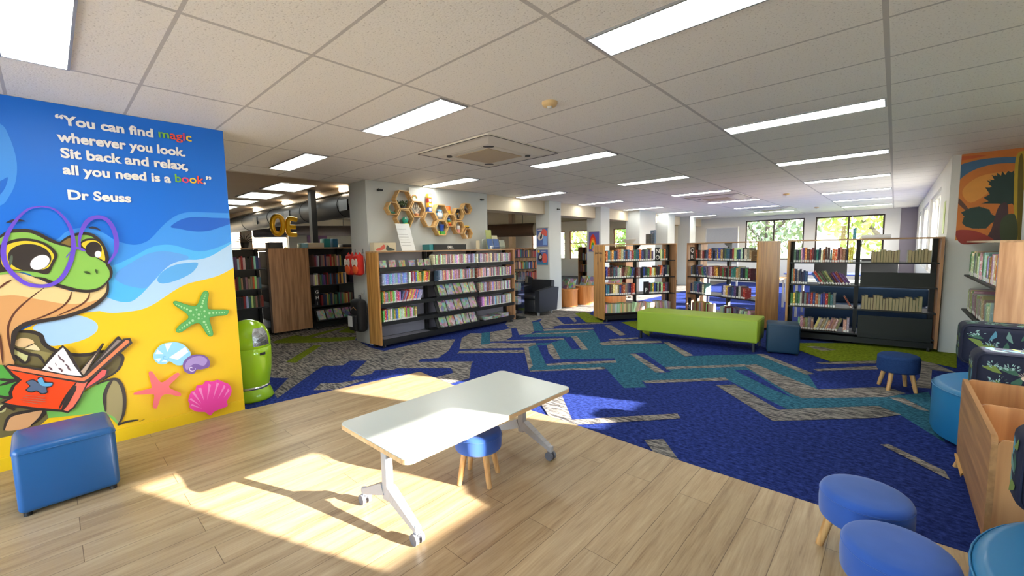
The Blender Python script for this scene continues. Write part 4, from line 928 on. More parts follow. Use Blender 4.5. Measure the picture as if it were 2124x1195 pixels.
# bookcase two (letters Q R S)
B2 = (-3.13, 8.80, math.radians(-27.2))
t2, F2 = bookcase('bookcase', 'open black bookcase lettered Q R behind the lime bench, in the middle', B2, 1.58, 2, TIER, 1.53, .52, OAKR, OAK)
for k, (z, f) in enumerate(zip(TIER, ('bottom shelf', 'third shelf', 'second shelf', 'top shelf'))):
    wh = '%s, bookcase lettered Q R' % f
    if k == 0: row(F2, .12, .62, .02, z, wh, stuff=True, th=(.024, .04), hh=(.16, .21), palette={'cream': BC['cream'], 'tan': BC['tan'], 'dark red': BC['dark red']}); row(F2, .82, 1.5, .02, z, wh, stuff=True, th=(.024, .04), hh=(.14, .19), palette={'cream': BC['cream'], 'white': BC['white'], 'grey': BC['grey'], 'dark red': BC['dark red']}, lean=((.5, .9, .3),))
    elif k == 1: row(F2, .06, .50, .02, z, wh, th=(.034, .054)); row(F2, .84, 1.4, .02, z, wh, th=(.034, .054))
    elif k == 2: row(F2, .06, 1.46, .02, z, wh, th=(.034, .054), lean=((.08, .3, -.16),))
    else: row(F2, .18, 1.5, .02, z, wh, th=(.034, .056))
sign(t2, 'QR', .06, .012, 1.209, .11, .26, .12); sign(t2, 'S', .03, .012, .176, .08, .26, .1)
# bookcase three, right, half empty
B3 = (-1.20, 7.74, math.radians(5)); L3 = 1.66
t3, F3 = bookcase('bookcase', 'open black double bookcase beside the petrol blue cube, its right half nearly empty', B3, L3, 2, TIER, 1.53, .5, OAK, OAKR)
h3 = L3/2
for k, (z, f) in enumerate(zip(TIER, ('bottom shelf', 'third shelf', 'second shelf', 'top shelf'))):
    wh = '%s, left half of bookcase beside blue cube' % f
    if k == 0: row(F3, .14, h3-.05, .02, z, wh, th=(.024, .04), hh=(.16, .22), palette={'cream': (190, 178, 140), 'tan': BC['tan'], 'grey': (150, 142, 120)}, lean=((.3, .75, .32),))
    elif k == 1: row(F3, .03, .62, .02, z, wh, th=(.02, .036)); row(F3, .68, h3-.03, .02, z, wh, th=(.02, .03), lean=((0, 1, -.5),))
    elif k == 2: row(F3, .03, .26, .02, z, wh, th=(.02, .032)); row(F3, .28, h3-.02, .02, z, wh, th=(.02, .034), lean=((0, 1, -.55),))
    else: row(F3, .05, h3-.03, .02, z, wh, th=(.02, .036))
KH = {'khaki': (108, 98, 66), 'brown': (92, 80, 58), 'olive': (98, 96, 70)}
wh = 'top shelf, right half of bookcase beside blue cube'; row(F3, h3+.14, h3+.44, .02, 1.208, wh, palette=KH, hh=(.15, .19), th=(.022, .04), back=True); row(F3, h3+.52, L3-.06, .02, 1.208, wh, palette=KH, hh=(.15, .19), th=(.022, .04), back=True)
wh = 'third shelf, right half of bookcase beside blue cube'; row(F3, h3+.06, L3-.12, .02, .534, wh, palette=KH, hh=(.16, .21), th=(.022, .04), back=True)
MB().box((h3+.03, .004, .874), (L3-.03, .014, 1.07)).build('back_panel', mat('dark green steel panel', C(24, 27, 24), .5), t3)
MB().box((h3+.03, .004, .13), (L3-.03, .014, .45)).build('back_panel', mat('dark green steel panel', C(24, 27, 24), .5), t3)
# media bookcase against the hexagon wall
L4 = 3.03
B4 = (-5.74, 3.34, PI/2+.0); TM = [[.13, .40, .68, .96, 1.235], [.13, .40, .68, .96, 1.235], [.13, .40, .68, .96, 1.235]]
t4, F4 = bookcase('media_bookcase', 'black media bookcase with oak ends against the wall with hexagon shelves', B4, L4, 3, TM, 1.475, .33, OAK, OAKR, back=GPAN, lip=1, plinth=.1, post=.045, topm=OAKT)
w4 = L4/3; rowname = ['bottom row', 'fourth row', 'third row', 'second row', 'top row']
dv = dict(kind='disc_case', palette=DC, th=(.023, .028), hh=(.17, .19), dep=.13)
P = 'of media bookcase'
row(F4, w4+.03, 2*w4-.03, .02, 1.236, 'top row, middle bay '+P, **dv); row(F4, 2*w4+.02, L4-.04, .02, 1.236, 'top row, right bay '+P, lean=((.9, 1, .08),), **dv)
row(F4, w4+.12, 2*w4-.03, .02, .961, 'second row, middle bay '+P, **dv); row(F4, 2*w4+.02, L4-.04, .02, .961, 'second row, right bay '+P, **dv)
row(F4, 2*w4+.06, L4-.04, .02, .681, 'third row, right bay '+P, **dv); row(F4, 2*w4+.1, L4-.04, .02, .401, 'fourth row, right bay '+P, **dv)
BRT = {'pink': (214, 96, 128), 'lilac': (170, 140, 196), 'yellow': (226, 200, 84), 'orange': (228, 140, 64), 'green': (108, 172, 84), 'white': (226, 220, 218), 'red': (190, 62, 66), 'blue': (80, 110, 180)}
bk = dict(palette=BRT, th=(.02, .03), hh=(.17, .2), dep=.14)
row(F4, .06, .52, .02, .961, 'second row, left bay '+P, kind='disc_case', palette={'pale blue': (140, 176, 226)}, th=(.026, .03), hh=(.18, .185), dep=.13)
row(F4, .55, w4-.04, .02, .961, 'second row, left bay '+P, lean=((.5, 1, .14),), **bk)
row(F4, .05, w4-.2, .02, .681, 'third row, left bay '+P, lean=((.42, 1, .35),), **bk); row(F4, .05, .68, .02, .401, 'fourth row, left bay '+P, **bk)
CV = [('yellow', (206, 190, 120)), ('lilac', (176, 166, 190)), ('orange', (206, 150, 110)), ('pale yellow', (214, 204, 150)), ('white', (210, 206, 204)), ('brown', (120, 92, 76)), ('green', (120, 142, 96)), ('pink', (204, 140, 150)), ('blue', (110, 134, 176))]
face_out(F4, [.04, .2, .38, .56, .73, .87], .04, 1.237, .18, .12, .12, 'top row, left bay '+P, 'compact_disc', [CV[4], CV[7], CV[0], CV[1], CV[2], CV[3]])
def slanted(u0, u1, z, depth=.2):
    MB().prism([(-.05, 0), (-.05, .03), (-.04, .03), (-.036, .012), (.055, .21), (.067, .2), (-.02, 0)], lambda v, q: (u0, v, z+q), lambda v, q: (u1, v, z+q)).build('display_ledge', SHB, t4)
for z, n, nm in ((.70, 5, 'third row'), (.42, 5, 'fourth row'), (.15, 5, 'bottom row')):
    slanted(w4+.02, 2*w4-.02, z)
    face_out(F4, [w4+.08+.175*i for i in range(n)], -.052, z+.018, .42, .16, .215, nm+', middle bay '+P, 'magazine', random.sample(CV, 5))
for i, (u, c) in enumerate([(2*w4+.2, 'white'), (2*w4+.42, 'black'), (2*w4+.66, 'white')]):
    o = bpy.data.objects.new('magazine', COVM); COL.objects.link(o); o.matrix_world = F4 @ Matrix.Translation((u, .03, .132)) @ Matrix.Diagonal((.2, .22, .06+.01*i, 1)); o.color = C(*(225, 222, 220) if c == 'white' else (40, 40, 44))
    tag(o, '%s stack of magazines lying on the bottom shelf right bay of the media bookcase' % ('leftmost white', 'black', 'rightmost white')[i], 'magazine')
MB().box((.05, .02, .131), (w4-.1, .2, .14)).build('shelf_liner', GPAN, t4)
# far left bookcases
B5 = (-8.25, 2.63, PI/2)
t5, F5 = bookcase('bookcase', 'black bookcase of novels to the left of the broad reddish wood panel', (-8.32, 1.3, PI/2), 1.30, 2, [.16, .54, .87, 1.22], 1.57, .45, None, None, back=SHB)
t6 = thing('shelf_run', 'double shelf run with its broad reddish wood end panel facing the room', 'bookcase', (-8.25, 2.64, 0), PI/2)
MB().box((0, 0, .05), (.69, .03, 1.58)).build('end_panel', OAKR, t6); MB().box((-.03, .005, .06), (-.001, .04, 1.58)).build('edge_strip', mat('dark brown edging', C(70, 48, 36), .5), t6)
MB().box((.03, .032, .06), (.66, 1.6, .12)).build('plinth', SHB, t6); MB().box((.0, .032, 1.54), (.69, 1.6, 1.57)).build('top_panel', OAKT, t6)
MB().box((.32, .04, .12), (.36, 1.58, 1.53)).build('back_panel', SHB, t6)
for z in (.5, .85, 1.2): MB().box((.03, .032, z-.02), (.319, 1.6, z)).box((.361, .032, z-.02), (.66, 1.6, z)).build('shelf', SHB, t6)
for u in (.05, .64): MB().cyl((u-.012, .06, .03), (u+.012, .06, .03), .03, 12).build('caster', CASTD, t6)
t7, F7 = bookcase('bookcase', 'black bookcase lettered G H I between the wood panel and the column', (-8.2, 3.36, PI/2), 1.35, 2, [.46, .86, 1.22], 1.57, .42, None, None, back=SHB, plinth=.14)
F5_ = F5
for z in (.54, .87, 1.22): row(F5, .03, 1.26, .03, z, 'x', stuff=True, th=(.024, .04), weights=[3, 1, 1, 1, 1, 1, 1, 1, 4, 2, 6, 3, 5, 1, 1, 1])
for z, a, e in ((1.22, .03, .66), (1.22, .8, 1.3), (.86, .03, .72), (.86, .82, 1.3), (.46, .16, 1.2)): row(F7, a, e, .03, z, 'x', stuff=True, th=(.024, .04))
sign(t7, 'GHI', .02, .01, .47, .09, .33, .09)
MB().prism([(-.06, .17), (-.06, .2), (-.05, .2), (-.046, .185), (.07, .4), (.084, .39), (.0, .17)], lambda v, q: (.03, v, q), lambda v, q: (1.3, v, q)).build('display_ledge', SHB, t7)
face_out(F7, [.05, .22, .38, .55, .72, .9, 1.06], -.062, .192, .5, .15, .21, 'the bottom ledge of the bookcase lettered G H I', 'magazine', [CV[4], ('dark', (54, 54, 60)), ('cream', (206, 206, 176)), ('dark', (54, 54, 60)), CV[4], ('dark', (54, 54, 60)), ('orange', (226, 100, 40))])
# middle bookcases beyond the armchairs
t8, F8 = bookcase('bookcase', 'oak bookcase of books left of the column with posters, behind the armchairs', (-8.25, 8.85, math.radians(67)), 1.6, 1, [.28, .6, .906, 1.244], 1.5, .3, OAKR, OAKR, back=OAKR, brackets=False, topm=OAKR)
for z in (.28, .6, .906, 1.244): row(F8, .04, 1.52, .03, z, 'x', stuff=True, th=(.024, .042))
t9, F9 = bookcase('bookcase', 'oak bookcase of picture books right of the column with posters', (-7.6, 11.6, math.radians(-12)), 1.9, 2, [.35, .72, 1.1], 1.5, .3, OAKR, OAKR, back=OAKR, brackets=False, topm=OAKR)
for z in (.35, .72, 1.1): row(F9, .04, 1.8, .03, z, 'x', stuff=True, th=(.024, .042), lean=((.3, .5, .15),))
# corner bookcase on the right
t10, F10 = bookcase('bookcase', 'tall oak end bookcase of picture books under the orange mural', (.68, 7.92, -PI/2), 2.3, 2, [.25, .62, 1.06], 1.47, .55, None, wood('pale oak end panel', C(172, 126, 88), C(206, 162, 120), 'Z', 1.0, .5, 10), back=OAKR, brackets=False, shelf_d=.4)
PBK = {'white': (216, 212, 206), 'pale blue': (140, 176, 206), 'green': (90, 140, 90), 'orange': (206, 120, 60), 'grey': (150, 146, 140), 'cream': (206, 194, 166)}
row(F10, .10, 1.1, .03, 1.062, 'far end, upper shelf of bookcase under orange mural', noun='picture book', palette=PBK, th=(.03, .06), hh=(.24, .3), dep=.22)
row(F10, 1.18, 2.2, .03, 1.062, 'near end, upper shelf of bookcase under orange mural', noun='picture book', palette=PBK, th=(.03, .06), hh=(.24, .3), dep=.22)
row(F10, .10, 1.9, .03, .622, 'middle shelf of bookcase under orange mural', noun='picture book', palette={'grey': (140, 134, 120), 'tan': (150, 130, 100), 'cream': (180, 170, 146)}, th=(.03, .06), hh=(.2, .28), dep=.22, lean=((.2, .9, -.3),))
# the books of the farther cases, past the three hundred nearest
b = MB(); cols = []; base = BOOKN
vv = [v.co.copy() for v in base.vertices]; ff = [list(p.vertices) for p in base.polygons]; fm = [p.material_index for p in base.polygons]
for Mw, c in STUFF:
    o_ = len(b.v); b.v += [tuple(Mw @ v) for v in vv]; b.f += [tuple(i+o_ for i in f) for f in ff]; b.m += fm; b.sm += [False]*len(ff); cols += [c]*sum(len(f) for f in ff)
me = bpy.data.meshes.new('books'); me.from_pydata(b.v, [], b.f)
m_, n_, l_, p_ = newmat('assorted book covers'); at_ = n_.new('ShaderNodeVertexColor'); at_.layer_name = 'cover'; l_.new(at_.outputs[0], p_.inputs['Base Color']); p_.inputs['Roughness'].default_value = .55
me.materials.append(m_); me.materials.append(PAGES); me.polygons.foreach_set('material_index', b.m)
ca = me.color_attributes.new('cover', 'FLOAT_COLOR', 'CORNER'); ca.data.foreach_set('color', [q for c in cols for q in c])
o = bpy.data.objects.new('books', me); COL.objects.link(o); tag(o, 'mixed books in the far left and middle bookcases and along the bottom shelves behind the bench', 'books', None, 'stuff')
# ------------------------------------------------------------------ hexagon shelves and toys
HEXW = wood('light bamboo', C(196, 152, 92), C(226, 186, 126), 'Y', 2.0); HD = .12; HX = -6.1
hexes = {}
def hexshelf(key, cx, top, bot, label):
    k = (790, 380, 9.957); fx = HX+HD
    (px, pt), (_, pb) = K(k, (cx, top), (cx, bot)); T = atx(px, pt, fx); B = atx(px, pb, fx)
    h = (T[2]-B[2]); R = h/math.sqrt(3); z = (T[2]+B[2])/2; y = T[1]; hexes[key] = (y, z, R, B[2])
    b = MB(); th = .016
    O = [(R*math.cos(PI/3*i), R*math.sin(PI/3*i)) for i in range(6)]; I = [((R-th*1.15)*math.cos(PI/3*i), (R-th*1.15)*math.sin(PI/3*i)) for i in range(6)]
    for i in range(6):
        j = (i+1) % 6; b.prism([O[i], O[j], I[j], I[i]], lambda u, w: (.001, u, w), lambda u, w: (HD, u, w))
    o = b.build('hexagon_shelf', HEXW, None, (HX, y, z)); tag(o, label, 'shelf', 'bamboo hexagon shelves'); return o
for key, cx, tp, bt, lb in [(1, 478, 150, 535, 'large bamboo hexagon shelf at upper left of the cluster, holding a green plant'), (2, 262, 385, 650, 'small bamboo hexagon shelf at the far left of the cluster'),
    (3, 500, 545, 918, 'large bamboo hexagon shelf at lower left, above the paper notice'), (4, 765, 372, 705, 'bamboo hexagon shelf holding a white twig ornament'),
    (5, 1032, 590, 908, 'bamboo hexagon shelf below the tower of picture blocks'), (6, 1248, 440, 762, 'bamboo hexagon shelf holding a white and blue toy bird'),
    (7, 1265, 768, 1078, 'lowest middle bamboo hexagon shelf, holding a blue toy bucket'), (8, 1450, 637, 897, 'bamboo hexagon shelf holding the rainbow stacking rings'),
    (9, 1622, 517, 767, 'bamboo hexagon shelf holding a black and gold trophy'), (10, 1632, 785, 1042, 'bamboo hexagon shelf holding pink and white blocks'),
    (11, 1792, 415, 640, 'small bamboo hexagon shelf at the upper right of the cluster'), (12, 1810, 932, 1146, 'small bamboo hexagon shelf at the lower right of the cluster')]: hexshelf(key, cx, tp, bt, lb)
def pl(name, c, r=.4): return mat('toy '+name, C(*c), r, var=.04)
def on(key, dy=0, top=False, dx=0):
    y, z, R, zb = hexes[key]; return (HX+HD/2+dx, y+dy, (zb+.0145) if not top else z+R*math.sqrt(3)/2+.001)
RED, YEL, BLU, GRN, ORA, WHT, TEA, PNK = pl('red', (206, 52, 40)), pl('yellow', (240, 190, 40)), pl('blue', (56, 90, 190)), pl('green', (60, 150, 60)), pl('orange', (240, 110, 36)), pl('white', (230, 230, 226)), pl('teal', (44, 170, 150)), pl('pink', (226, 150, 140))
LEAF = mat('dark plant leaves', C(52, 78, 40), .5, var=.3, scale=20)
t = thing('potted_plant', 'dark green trailing plant in the top left hexagon shelf', 'plant', on(1))
MB().lathe([(.03, 0), (.04, .05), (.036, .05), (.001, .045)], 16).build('pot', pl('dark pot', (50, 50, 48)), t)
b = MB(); rnd = random.Random(3)
for i in range(46):
    a = rnd.uniform(0, 2*PI); r = rnd.uniform(.02, .085); z = rnd.uniform(.04, .12); p = Vector((max(-.04, min(.05, r*math.cos(a))), r*math.sin(a), z)); e = Euler((rnd.uniform(0, 3), rnd.uniform(0, 3), a)).to_matrix()
    b.add([p+e @ Vector(q) for q in ((-.026, 0, 0), (0, -.011, .004), (.026, 0, 0), (0, .011, .004))], [(0, 1, 2, 3)])
b.build('leaves', LEAF, t)
b = MB().tube([(0, -.05, .12), (0, -.055, .07), (0, -.03, .025), (0, .04, .02), (0, .06, .02)], [.012, .02, .024, .022, .006], 10).sphere((0, -.05, .13), .02); tag(b.build('toy_snake', pl('sea green', (60, 140, 110)), None, on(2)), 'green curled toy in the leftmost small hexagon shelf', 'toy')
t = thing('toy_octopus', 'teal knitted toy with round head and legs in the lower left hexagon', 'toy', on(3, .03))
MB().sphere((0, 0, .11), .05, 16, 0, (1, 1, 1.2)).build('head', TEA, t)
for i in range(6): a = PI/3*i; MB().tube([(.02*math.cos(a), .02*math.sin(a), .06), (.04*math.cos(a), .06*math.sin(a), .03), (.045*math.cos(a), .09*math.sin(a), .016)], [.02, .018, .012], 8).build('leg', TEA, t)
MB().sphere((.036, .0, .045), .03, 12, 0, (.5, 1.2, .8)).build('belly', pl('lime', (190, 210, 60)), t)
for s in (-1, 1): MB().sphere((.045, s*.02, .14), .012, 10).build('eye', WHT, t)
t = thing('twig_ornament', 'white twig and seed pod ornament in a hexagon shelf', 'ornament', on(4))
MB().lathe([(.03, 0), (.045, .03), (.04, .055), (.001, .05)], 16).build('base', pl('terracotta', (196, 130, 84)), t)
for a in (-.9, -.4, .1, .5, 1.0): b = MB().tube([(0, 0, .045), (0, .05*math.sin(a), .1), (0, .09*math.sin(a), .06+.1*math.cos(a)+.02)], [.007, .006, .003], 6).sphere((0, .09*math.sin(a), .08+.1*math.cos(a)), .02, 10, 0, (.6, .8, 1.3)); b.build('twig', pl('ivory', (226, 216, 200)), t)
t = thing('rainbow_card', 'small white rainbow card standing on the twig hexagon', 'card', on(4, -.03, True)); MB().box((-.004, -.1, 0), (.004, .1, .22)).build('card', WHT, t)
for r, m in ((.055, ORA), (.045, YEL), (.035, GRN)): MB().tube([(.005, r*math.cos(PI*i/12), .05+r*math.sin(PI*i/12)) for i in range(13)], .004, 6).build('arch', m, t)
for k, (ms, nm) in enumerate(((BLU, 'blue'), (YEL, 'yellow'), (RED, 'red'), (pl('gold', (250, 210, 80)), 'gold'))):
    t = thing('toy_block', '%s picture block, %s in the block tower on the hexagons' % (nm, ('lowest', 'second lowest', 'second highest', 'topmost')[k]), 'toy block', (on(5, .01, True)[0], on(5, .01, True)[1], on(5, 0, True)[2]+.0785*k), 0, 'toy block tower')
    MB().rbox((-.038, -.038, 0), (.038, .038, .0775), .005, 2).build('block', ms, t); MB().box((.0382, -.024, .016), (.039, .024, .06)).build('picture', WHT, t)
t = thing('toy_bird', 'white and blue toy bird in the middle hexagon shelf', 'toy', on(6))
MB().sphere((0, 0, .075), .06, 16, 0, (.8, 1, 1)).build('body', WHT, t); MB().sphere((0, 0, .13), .04, 14).build('head', WHT, t); MB().lathe([(.045, 0), (.038, .02), (.0, .035)], 16, 0, (0, 0, .145)).build('hat', pl('pale blue', (120, 180, 220)), t)
for s in (-1, 1): MB().sphere((.036, s*.018, .13), .011, 8).build('eye', pl('blue', (56, 90, 190)), t); MB().sphere((.0, s*.06, .08), .03, 10, 0, (.6, .4, 1.3)).build('wing', pl('pale blue', (120, 180, 220)), t)
MB().lathe([(.04, 0), (.05, .02), (.02, .04)], 12).build('base', pl('grey', (120, 126, 130)), t)
t = thing('toy_bucket', 'blue toy bucket on green block in the lowest middle hexagon', 'toy', on(7, .03))
MB().rbox((-.04, -.045, 0), (.04, .045, .06), .006).build('block', GRN, t); MB().lathe([(.034, .061), (.046, .17), (.05, .175), (.05, .18), (.04, .178), (.03, .07), (.001, .068)], 20).build('bucket', BLU, t)
tag(MB().rbox((-.03, -.03, 0), (.03, .03, .06), .006).build('toy_block', pl('lime', (190, 210, 60)), None, on(7, -.06)), 'lime toy block beside the blue toy bucket', 'toy block')
t = thing('toy_cup', 'orange and yellow beaker standing on top of the stacking ring hexagon', 'toy', on(8, -.02, True)); MB().lathe([(.05, 0), (.055, .06)], 18).build('lower_cup', YEL, t); MB().lathe([(.048, .061), (.05, .12), (.04, .14), (.001, .142)], 18).build('upper_cup', ORA, t)
t = thing('stacking_rings', 'rainbow stacking ring tower in a hexagon shelf', 'toy', on(8, -.01)); MB().cyl((0, 0, 0), (0, 0, .17), .008, 10).build('post', WHT, t)
for i, m in enumerate((RED, ORA, YEL, GRN, pl('pale blue', (120, 180, 220)), BLU)): r = .05-.006*i; MB().lathe([(.009, .024*i+.002), (r, .024*i+.004), (r+.006, .024*i+.013), (r, .024*i+.022), (.009, .024*i+.023)], 18).build('ring', m, t)
t = thing('trophy', 'black and gold toy trophy in a hexagon shelf', 'ornament', on(9)); MB().lathe([(.028, 0), (.03, .03), (.012, .05), (.01, .09)], 14).build('stem', BLACKM, t); MB().sphere((0, 0, .11), .02).build('knob', pl('gold metal', (210, 160, 60), .25), t); MB().sphere((0, 0, .16), .04).build('bowl', BLACKM, t)
for k, (m, nm) in enumerate(((PNK, 'pink'), (WHT, 'white'))): tag(MB().rbox((-.03, -.035, 0), (.03, .035, .065), .005).build('toy_block', m, None, (on(10)[0], on(10)[1], on(10)[2]+.066*k)), '%s block stacked in the right hexagon shelf' % nm, 'toy block')
t = thing('pinecone_ornament', 'brown pinecone ornament in the small upper right hexagon', 'ornament', on(11)); MB().lathe([(.02, 0), (.035, .03), (.02, .08), (.001, .1)], 14).build('cone', mat('pinecone', C(92, 62, 52), .8, var=.5, scale=60), t); MB().sphere((0, 0, .108), .012).build('tip', WHT, t)
t = thing('toy_vehicle', 'small yellow toy on top of the lower right hexagon', 'toy', on(12, 0, True)); MB().rbox((-.03, -.05, .012), (.03, .05, .05), .01).build('body', YEL, t)
for s in (-1, 1): MB().cyl((-.032, s*.03, .014), (.032, s*.03, .014), .013, 12).build('wheel', BLACKM, t)
t = thing('figurine', 'small white and brown figurine in the lower right hexagon', 'ornament', on(12)); MB().lathe([(.02, 0), (.018, .05), (.001, .06)], 12).build('body', WHT, t); MB().sphere((0, 0, .08), .02).build('head', pl('brown', (120, 84, 60)), t)
# things on top of the media bookcase
TZ4 = 1.496
def T4(u, v, z=TZ4): return F4 @ Vector((u, v, z))
t = thing('cardboard_box', 'cream box printed with shoes at the left end of the media bookcase top', 'box', T4(.18, .16), PI/2); MB().box((-.19, -.06, 0), (.19, .06, .13)).build('box', pl('cream card', (206, 196, 170), .7), t)
MB().prism(smooth([(-.15, .01), (-.04, .02), (.0, .07), (-.03, .1), (-.08, .06), (-.15, .035)], 4), lambda x, z: (x, -.0605, z), lambda x, z: (x, -.062, z)).build('printed_shoe', pl('coral', (206, 96, 84)), t); MB().prism(smooth([(.02, .01), (.15, .01), (.15, .03), (.08, .05), (.04, .09), (.02, .07)], 4), lambda x, z: (x, -.0605, z), lambda x, z: (x, -.062, z)).build('printed_shoe', pl('dark slate', (60, 72, 70)), t)
PAPER = mat('white paper', C(228, 230, 232), .7, var=.02)
t = thing('paper_notice', 'tall white paper notice leaning on the wall above the media bookcase', 'notice', T4(.62, .12), PI/2)
b = MB(); n = 10; pts = [(.0+.015*i+.003*math.sin(i), .044*i) for i in range(n+1)]
b.add([(x*.3-.13+(.26 if s else 0)-.008*i, .0+.011*i, z) for s in (0, 1) for i, (x, z) in enumerate(pts)], [(i, i+1, n+2+i, n+1+i) for i in range(n)], 0, True); b.add([(x*.3-.13+(.26 if s else 0)-.008*i, .0025+.011*i, z) for s in (0, 1) for i, (x, z) in enumerate(pts)], [(i, i+1, n+2+i, n+1+i) for i in range(n)], 0, True); b.build('sheet', PAPER, t)
b = MB()
for i in (2, 3, 4, 5, 6, 8): b.obox((-.1-.008*i, .011*i-.003, .044*i), (.08-.008*i, .011*i-.003, .044*i), .001, .004)
b.build('printed_lines', pl('grey ink', (150, 150, 154)), t)
t = thing('carton', 'flat black carton with a white logo on top of the media bookcase', 'box', T4(1.42, .15), PI/2); MB().box((-.36, -.12, 0), (.36, .12, .1)).build('carton', mat('black card', C(28, 28, 30), .5), t); MB().box((-.44, -.1, 0), (-.361, .1, .098)).build('end_sleeve', pl('teal sleeve', (40, 130, 140)), t)
me, w = text_mesh('logo_lettering', 'DELL', .06, STICK, .0008, .002); o = bpy.data.objects.new('logo_lettering', me); COL.objects.link(o); o.parent = t; o.matrix_local = Matrix(((1, 0, 0, -w/2), (0, 0, -1, -.1215), (0, 1, 0, .03), (0, 0, 0, 1)))
t = thing('card_stand', 'small cream card in a stand near the brochures', 'card', T4(2.18, .14), PI/2); MB().box((-.045, -.03, 0), (.045, .03, .012)).build('foot', pl('cream card', (206, 196, 170)), t); MB().box((-.045, .0, .012), (.045, .006, .17)).build('card', pl('cream card', (206, 196, 170)), t)
t = thing('brochure_holder', 'clear tiered holder of brochures at the right end of the media bookcase top', 'brochure holder', T4(2.66, .1), PI/2)
ACR = glassy('clear acrylic', (.95, .97, .97, 1))
MB().box((-.26, -.06, 0), (.26, .16, .008)).box((-.26, .15, .008), (.26, .156, .2)).box((-.26, -.06, .008), (.26, -.055, .06)).build('tray', ACR, t)
for x, y, h, c, nm in ((-.2, -.03, .2, (64, 96, 156), 'blue'), (-.03, -.03, .2, (70, 104, 168), 'blue'), (.14, -.03, .18, (150, 156, 140), 'sage'), (.02, .05, .27, (196, 190, 160), 'cream'), (-.1, .1, .38, (176, 186, 110), 'pale green')):
    b = MB().prism([(0, .01), (0.01, .01), (.05, h), (.04, h)], lambda v, z, x=x, y=y: (x-.075, y+v, z), lambda v, z, x=x, y=y: (x+.075, y+v, z)); o = b.build('brochure', pl('brochure '+nm, c), t); o['label'] = nm+' brochure'
# backpacks on the column end wall
def hook(x, z):
    return tag(MB().box((x-.008, 3.372, z-.02), (x+.008, 3.379, z+.06)).tube([(x, 3.372, z), (x, 3.34, z-.01), (x, 3.325, z+.015)], .005, 8).build('wall_hook', ACR), 'clear wall hook above the hanging bags', 'hook', 'clear wall hooks')
FOXR, FOXW, FOXO = mat('fox red fabric', C(206, 36, 26), .7, var=.08), mat('fox cream fabric', C(236, 220, 206), .8, var=.04), mat('fox orange fabric', C(226, 92, 44), .7, var=.06)
def fox(x, label):
    t = thing('backpack', label, 'backpack', (x, 3.36, 1.12), 0, 'red fox backpacks')
    MB().rbox((-.1, -.13, 0), (.1, -.012, .33), .05, 4).build('bag', FOXR, t)
    MB().sphere((0, -.13, .1), .085, 16, 0, (1, .25, .95)).build('pocket', FOXO, t)
    MB().prism(smooth([(-.088, .19), (-.078, .25), (-.045, .265), (0, .235), (.045, .265), (.078, .25), (.088, .19), (.055, .12), (0, .085), (-.055, .12)], 4), lambda u, z: (u, -.133, z), lambda u, z: (u, -.14, z)).build('face', FOXW, t)
    for s in (-1, 1): MB().sphere((s*.035, -.141, .2), .008, 8).build('eye', BLACKM, t); MB().lathe([(.03, 0), (.0, .05)], 8, 0, (s*.06, -.07, .32)).build('ear', FOXR, t); MB().tube([(s*.06, -.012, .3), (s*.075, -.008, .15), (s*.06, -.012, .02)], .01, 6).build('strap', FOXW, t)
    MB().sphere((0, -.142, .155), .012, 8).build('nose', BLACKM, t)
    MB().tube([(-.02, -.03, .32), (-.015, -.035, .37), (.015, -.035, .37), (.02, -.03, .32)], .005, 6).build('loop', FOXW, t)
fox(-6.52, 'red fox face backpack hanging on the column, the left of two'); fox(-6.27, 'red fox face backpack hanging on the column, the right of two')
hook(-6.52, 1.48); hook(-6.27, 1.48); hook(-6.3, .82)
BKF = mat('black nylon', C(26, 26, 30), .75, var=.15, scale=40)
t = thing('backpack', 'black backpack with a white tag hanging low on the column', 'backpack', (-6.30, 3.36, .22)); MB().rbox((-.15, -.17, 0), (.15, -.012, .52), .06, 4).build('bag', BKF, t); MB().rbox((-.12, -.215, .03), (.12, -.172, .28), .03, 3).build('pocket', BKF, t)
MB().box((-.12, -.219, .09), (.02, -.2155, .26)).build('tag', PAPER, t); MB().tube([(-.03, -.06, .515), (-.025, -.06, .58), (.025, -.06, .58), (.03, -.06, .515)], .008, 8).build('loop', BKF, t); MB().tube([(-.08, -.173, .36), (0, -.178, .4), (.08, -.173, .36)], .006, 6).build('zip', mat('bronze zip', C(150, 106, 62), .4), t)
# posters
def poster(x0, x1, y, z0, z1, label, base, shapes):
    t = thing('poster', label, 'poster', ((x0+x1)/2, y, z0)); w, h = x1-x0, z1-z0
    MB().box((-w/2, -.012, 0), (w/2, -.001, .02)).box((-w/2, -.012, h-.02), (w/2, -.001, h)).build('rail', ALU, t)
    o = MB().box((-w/2+.006, -.006, .02), (w/2-.006, -.002, h-.02)).build('print', base, t); b = MB(); ms = []
    for i, (m, poly) in enumerate(shapes): b.flat([(u*w, v*h) for u, v in poly], lambda u, v, i=i: (u, -.0066-.0002*i, v), i); ms.append(m)
    b.build('artwork', ms, o)
PB = pl('poster blue', (92, 112, 176)); PR = pl('poster coral', (216, 96, 88)); PK = pl('poster ink', (50, 40, 56)); PC_ = pl('poster pale', (226, 214, 206)); PL = pl('poster light blue', (126, 164, 226)); PT = pl('poster teal', (60, 140, 176))
poster(-6.40, -6.06, 7.95, 1.52, 1.99, 'poster with coral hair and blue shapes, upper of two on the grey column', PB, [(PC_, smooth([(-.4, .5), (-.2, .75), (.1, .8), (.1, .5), (-.2, .35)], 4)), (PR, smooth([(-.1, .7), (.1, .92), (.42, .8), (.4, .55), (.2, .6)], 4)), (PL, [(.05, .12), (.4, .12), (.4, .55), (.1, .55)]), (PK, smooth([(-.2, .5), (-.05, .7), (.0, .55), (-.1, .4)], 4)), (PC_, [(-.4, .86), (0, .86), (0, .9), (-.4, .9)])])
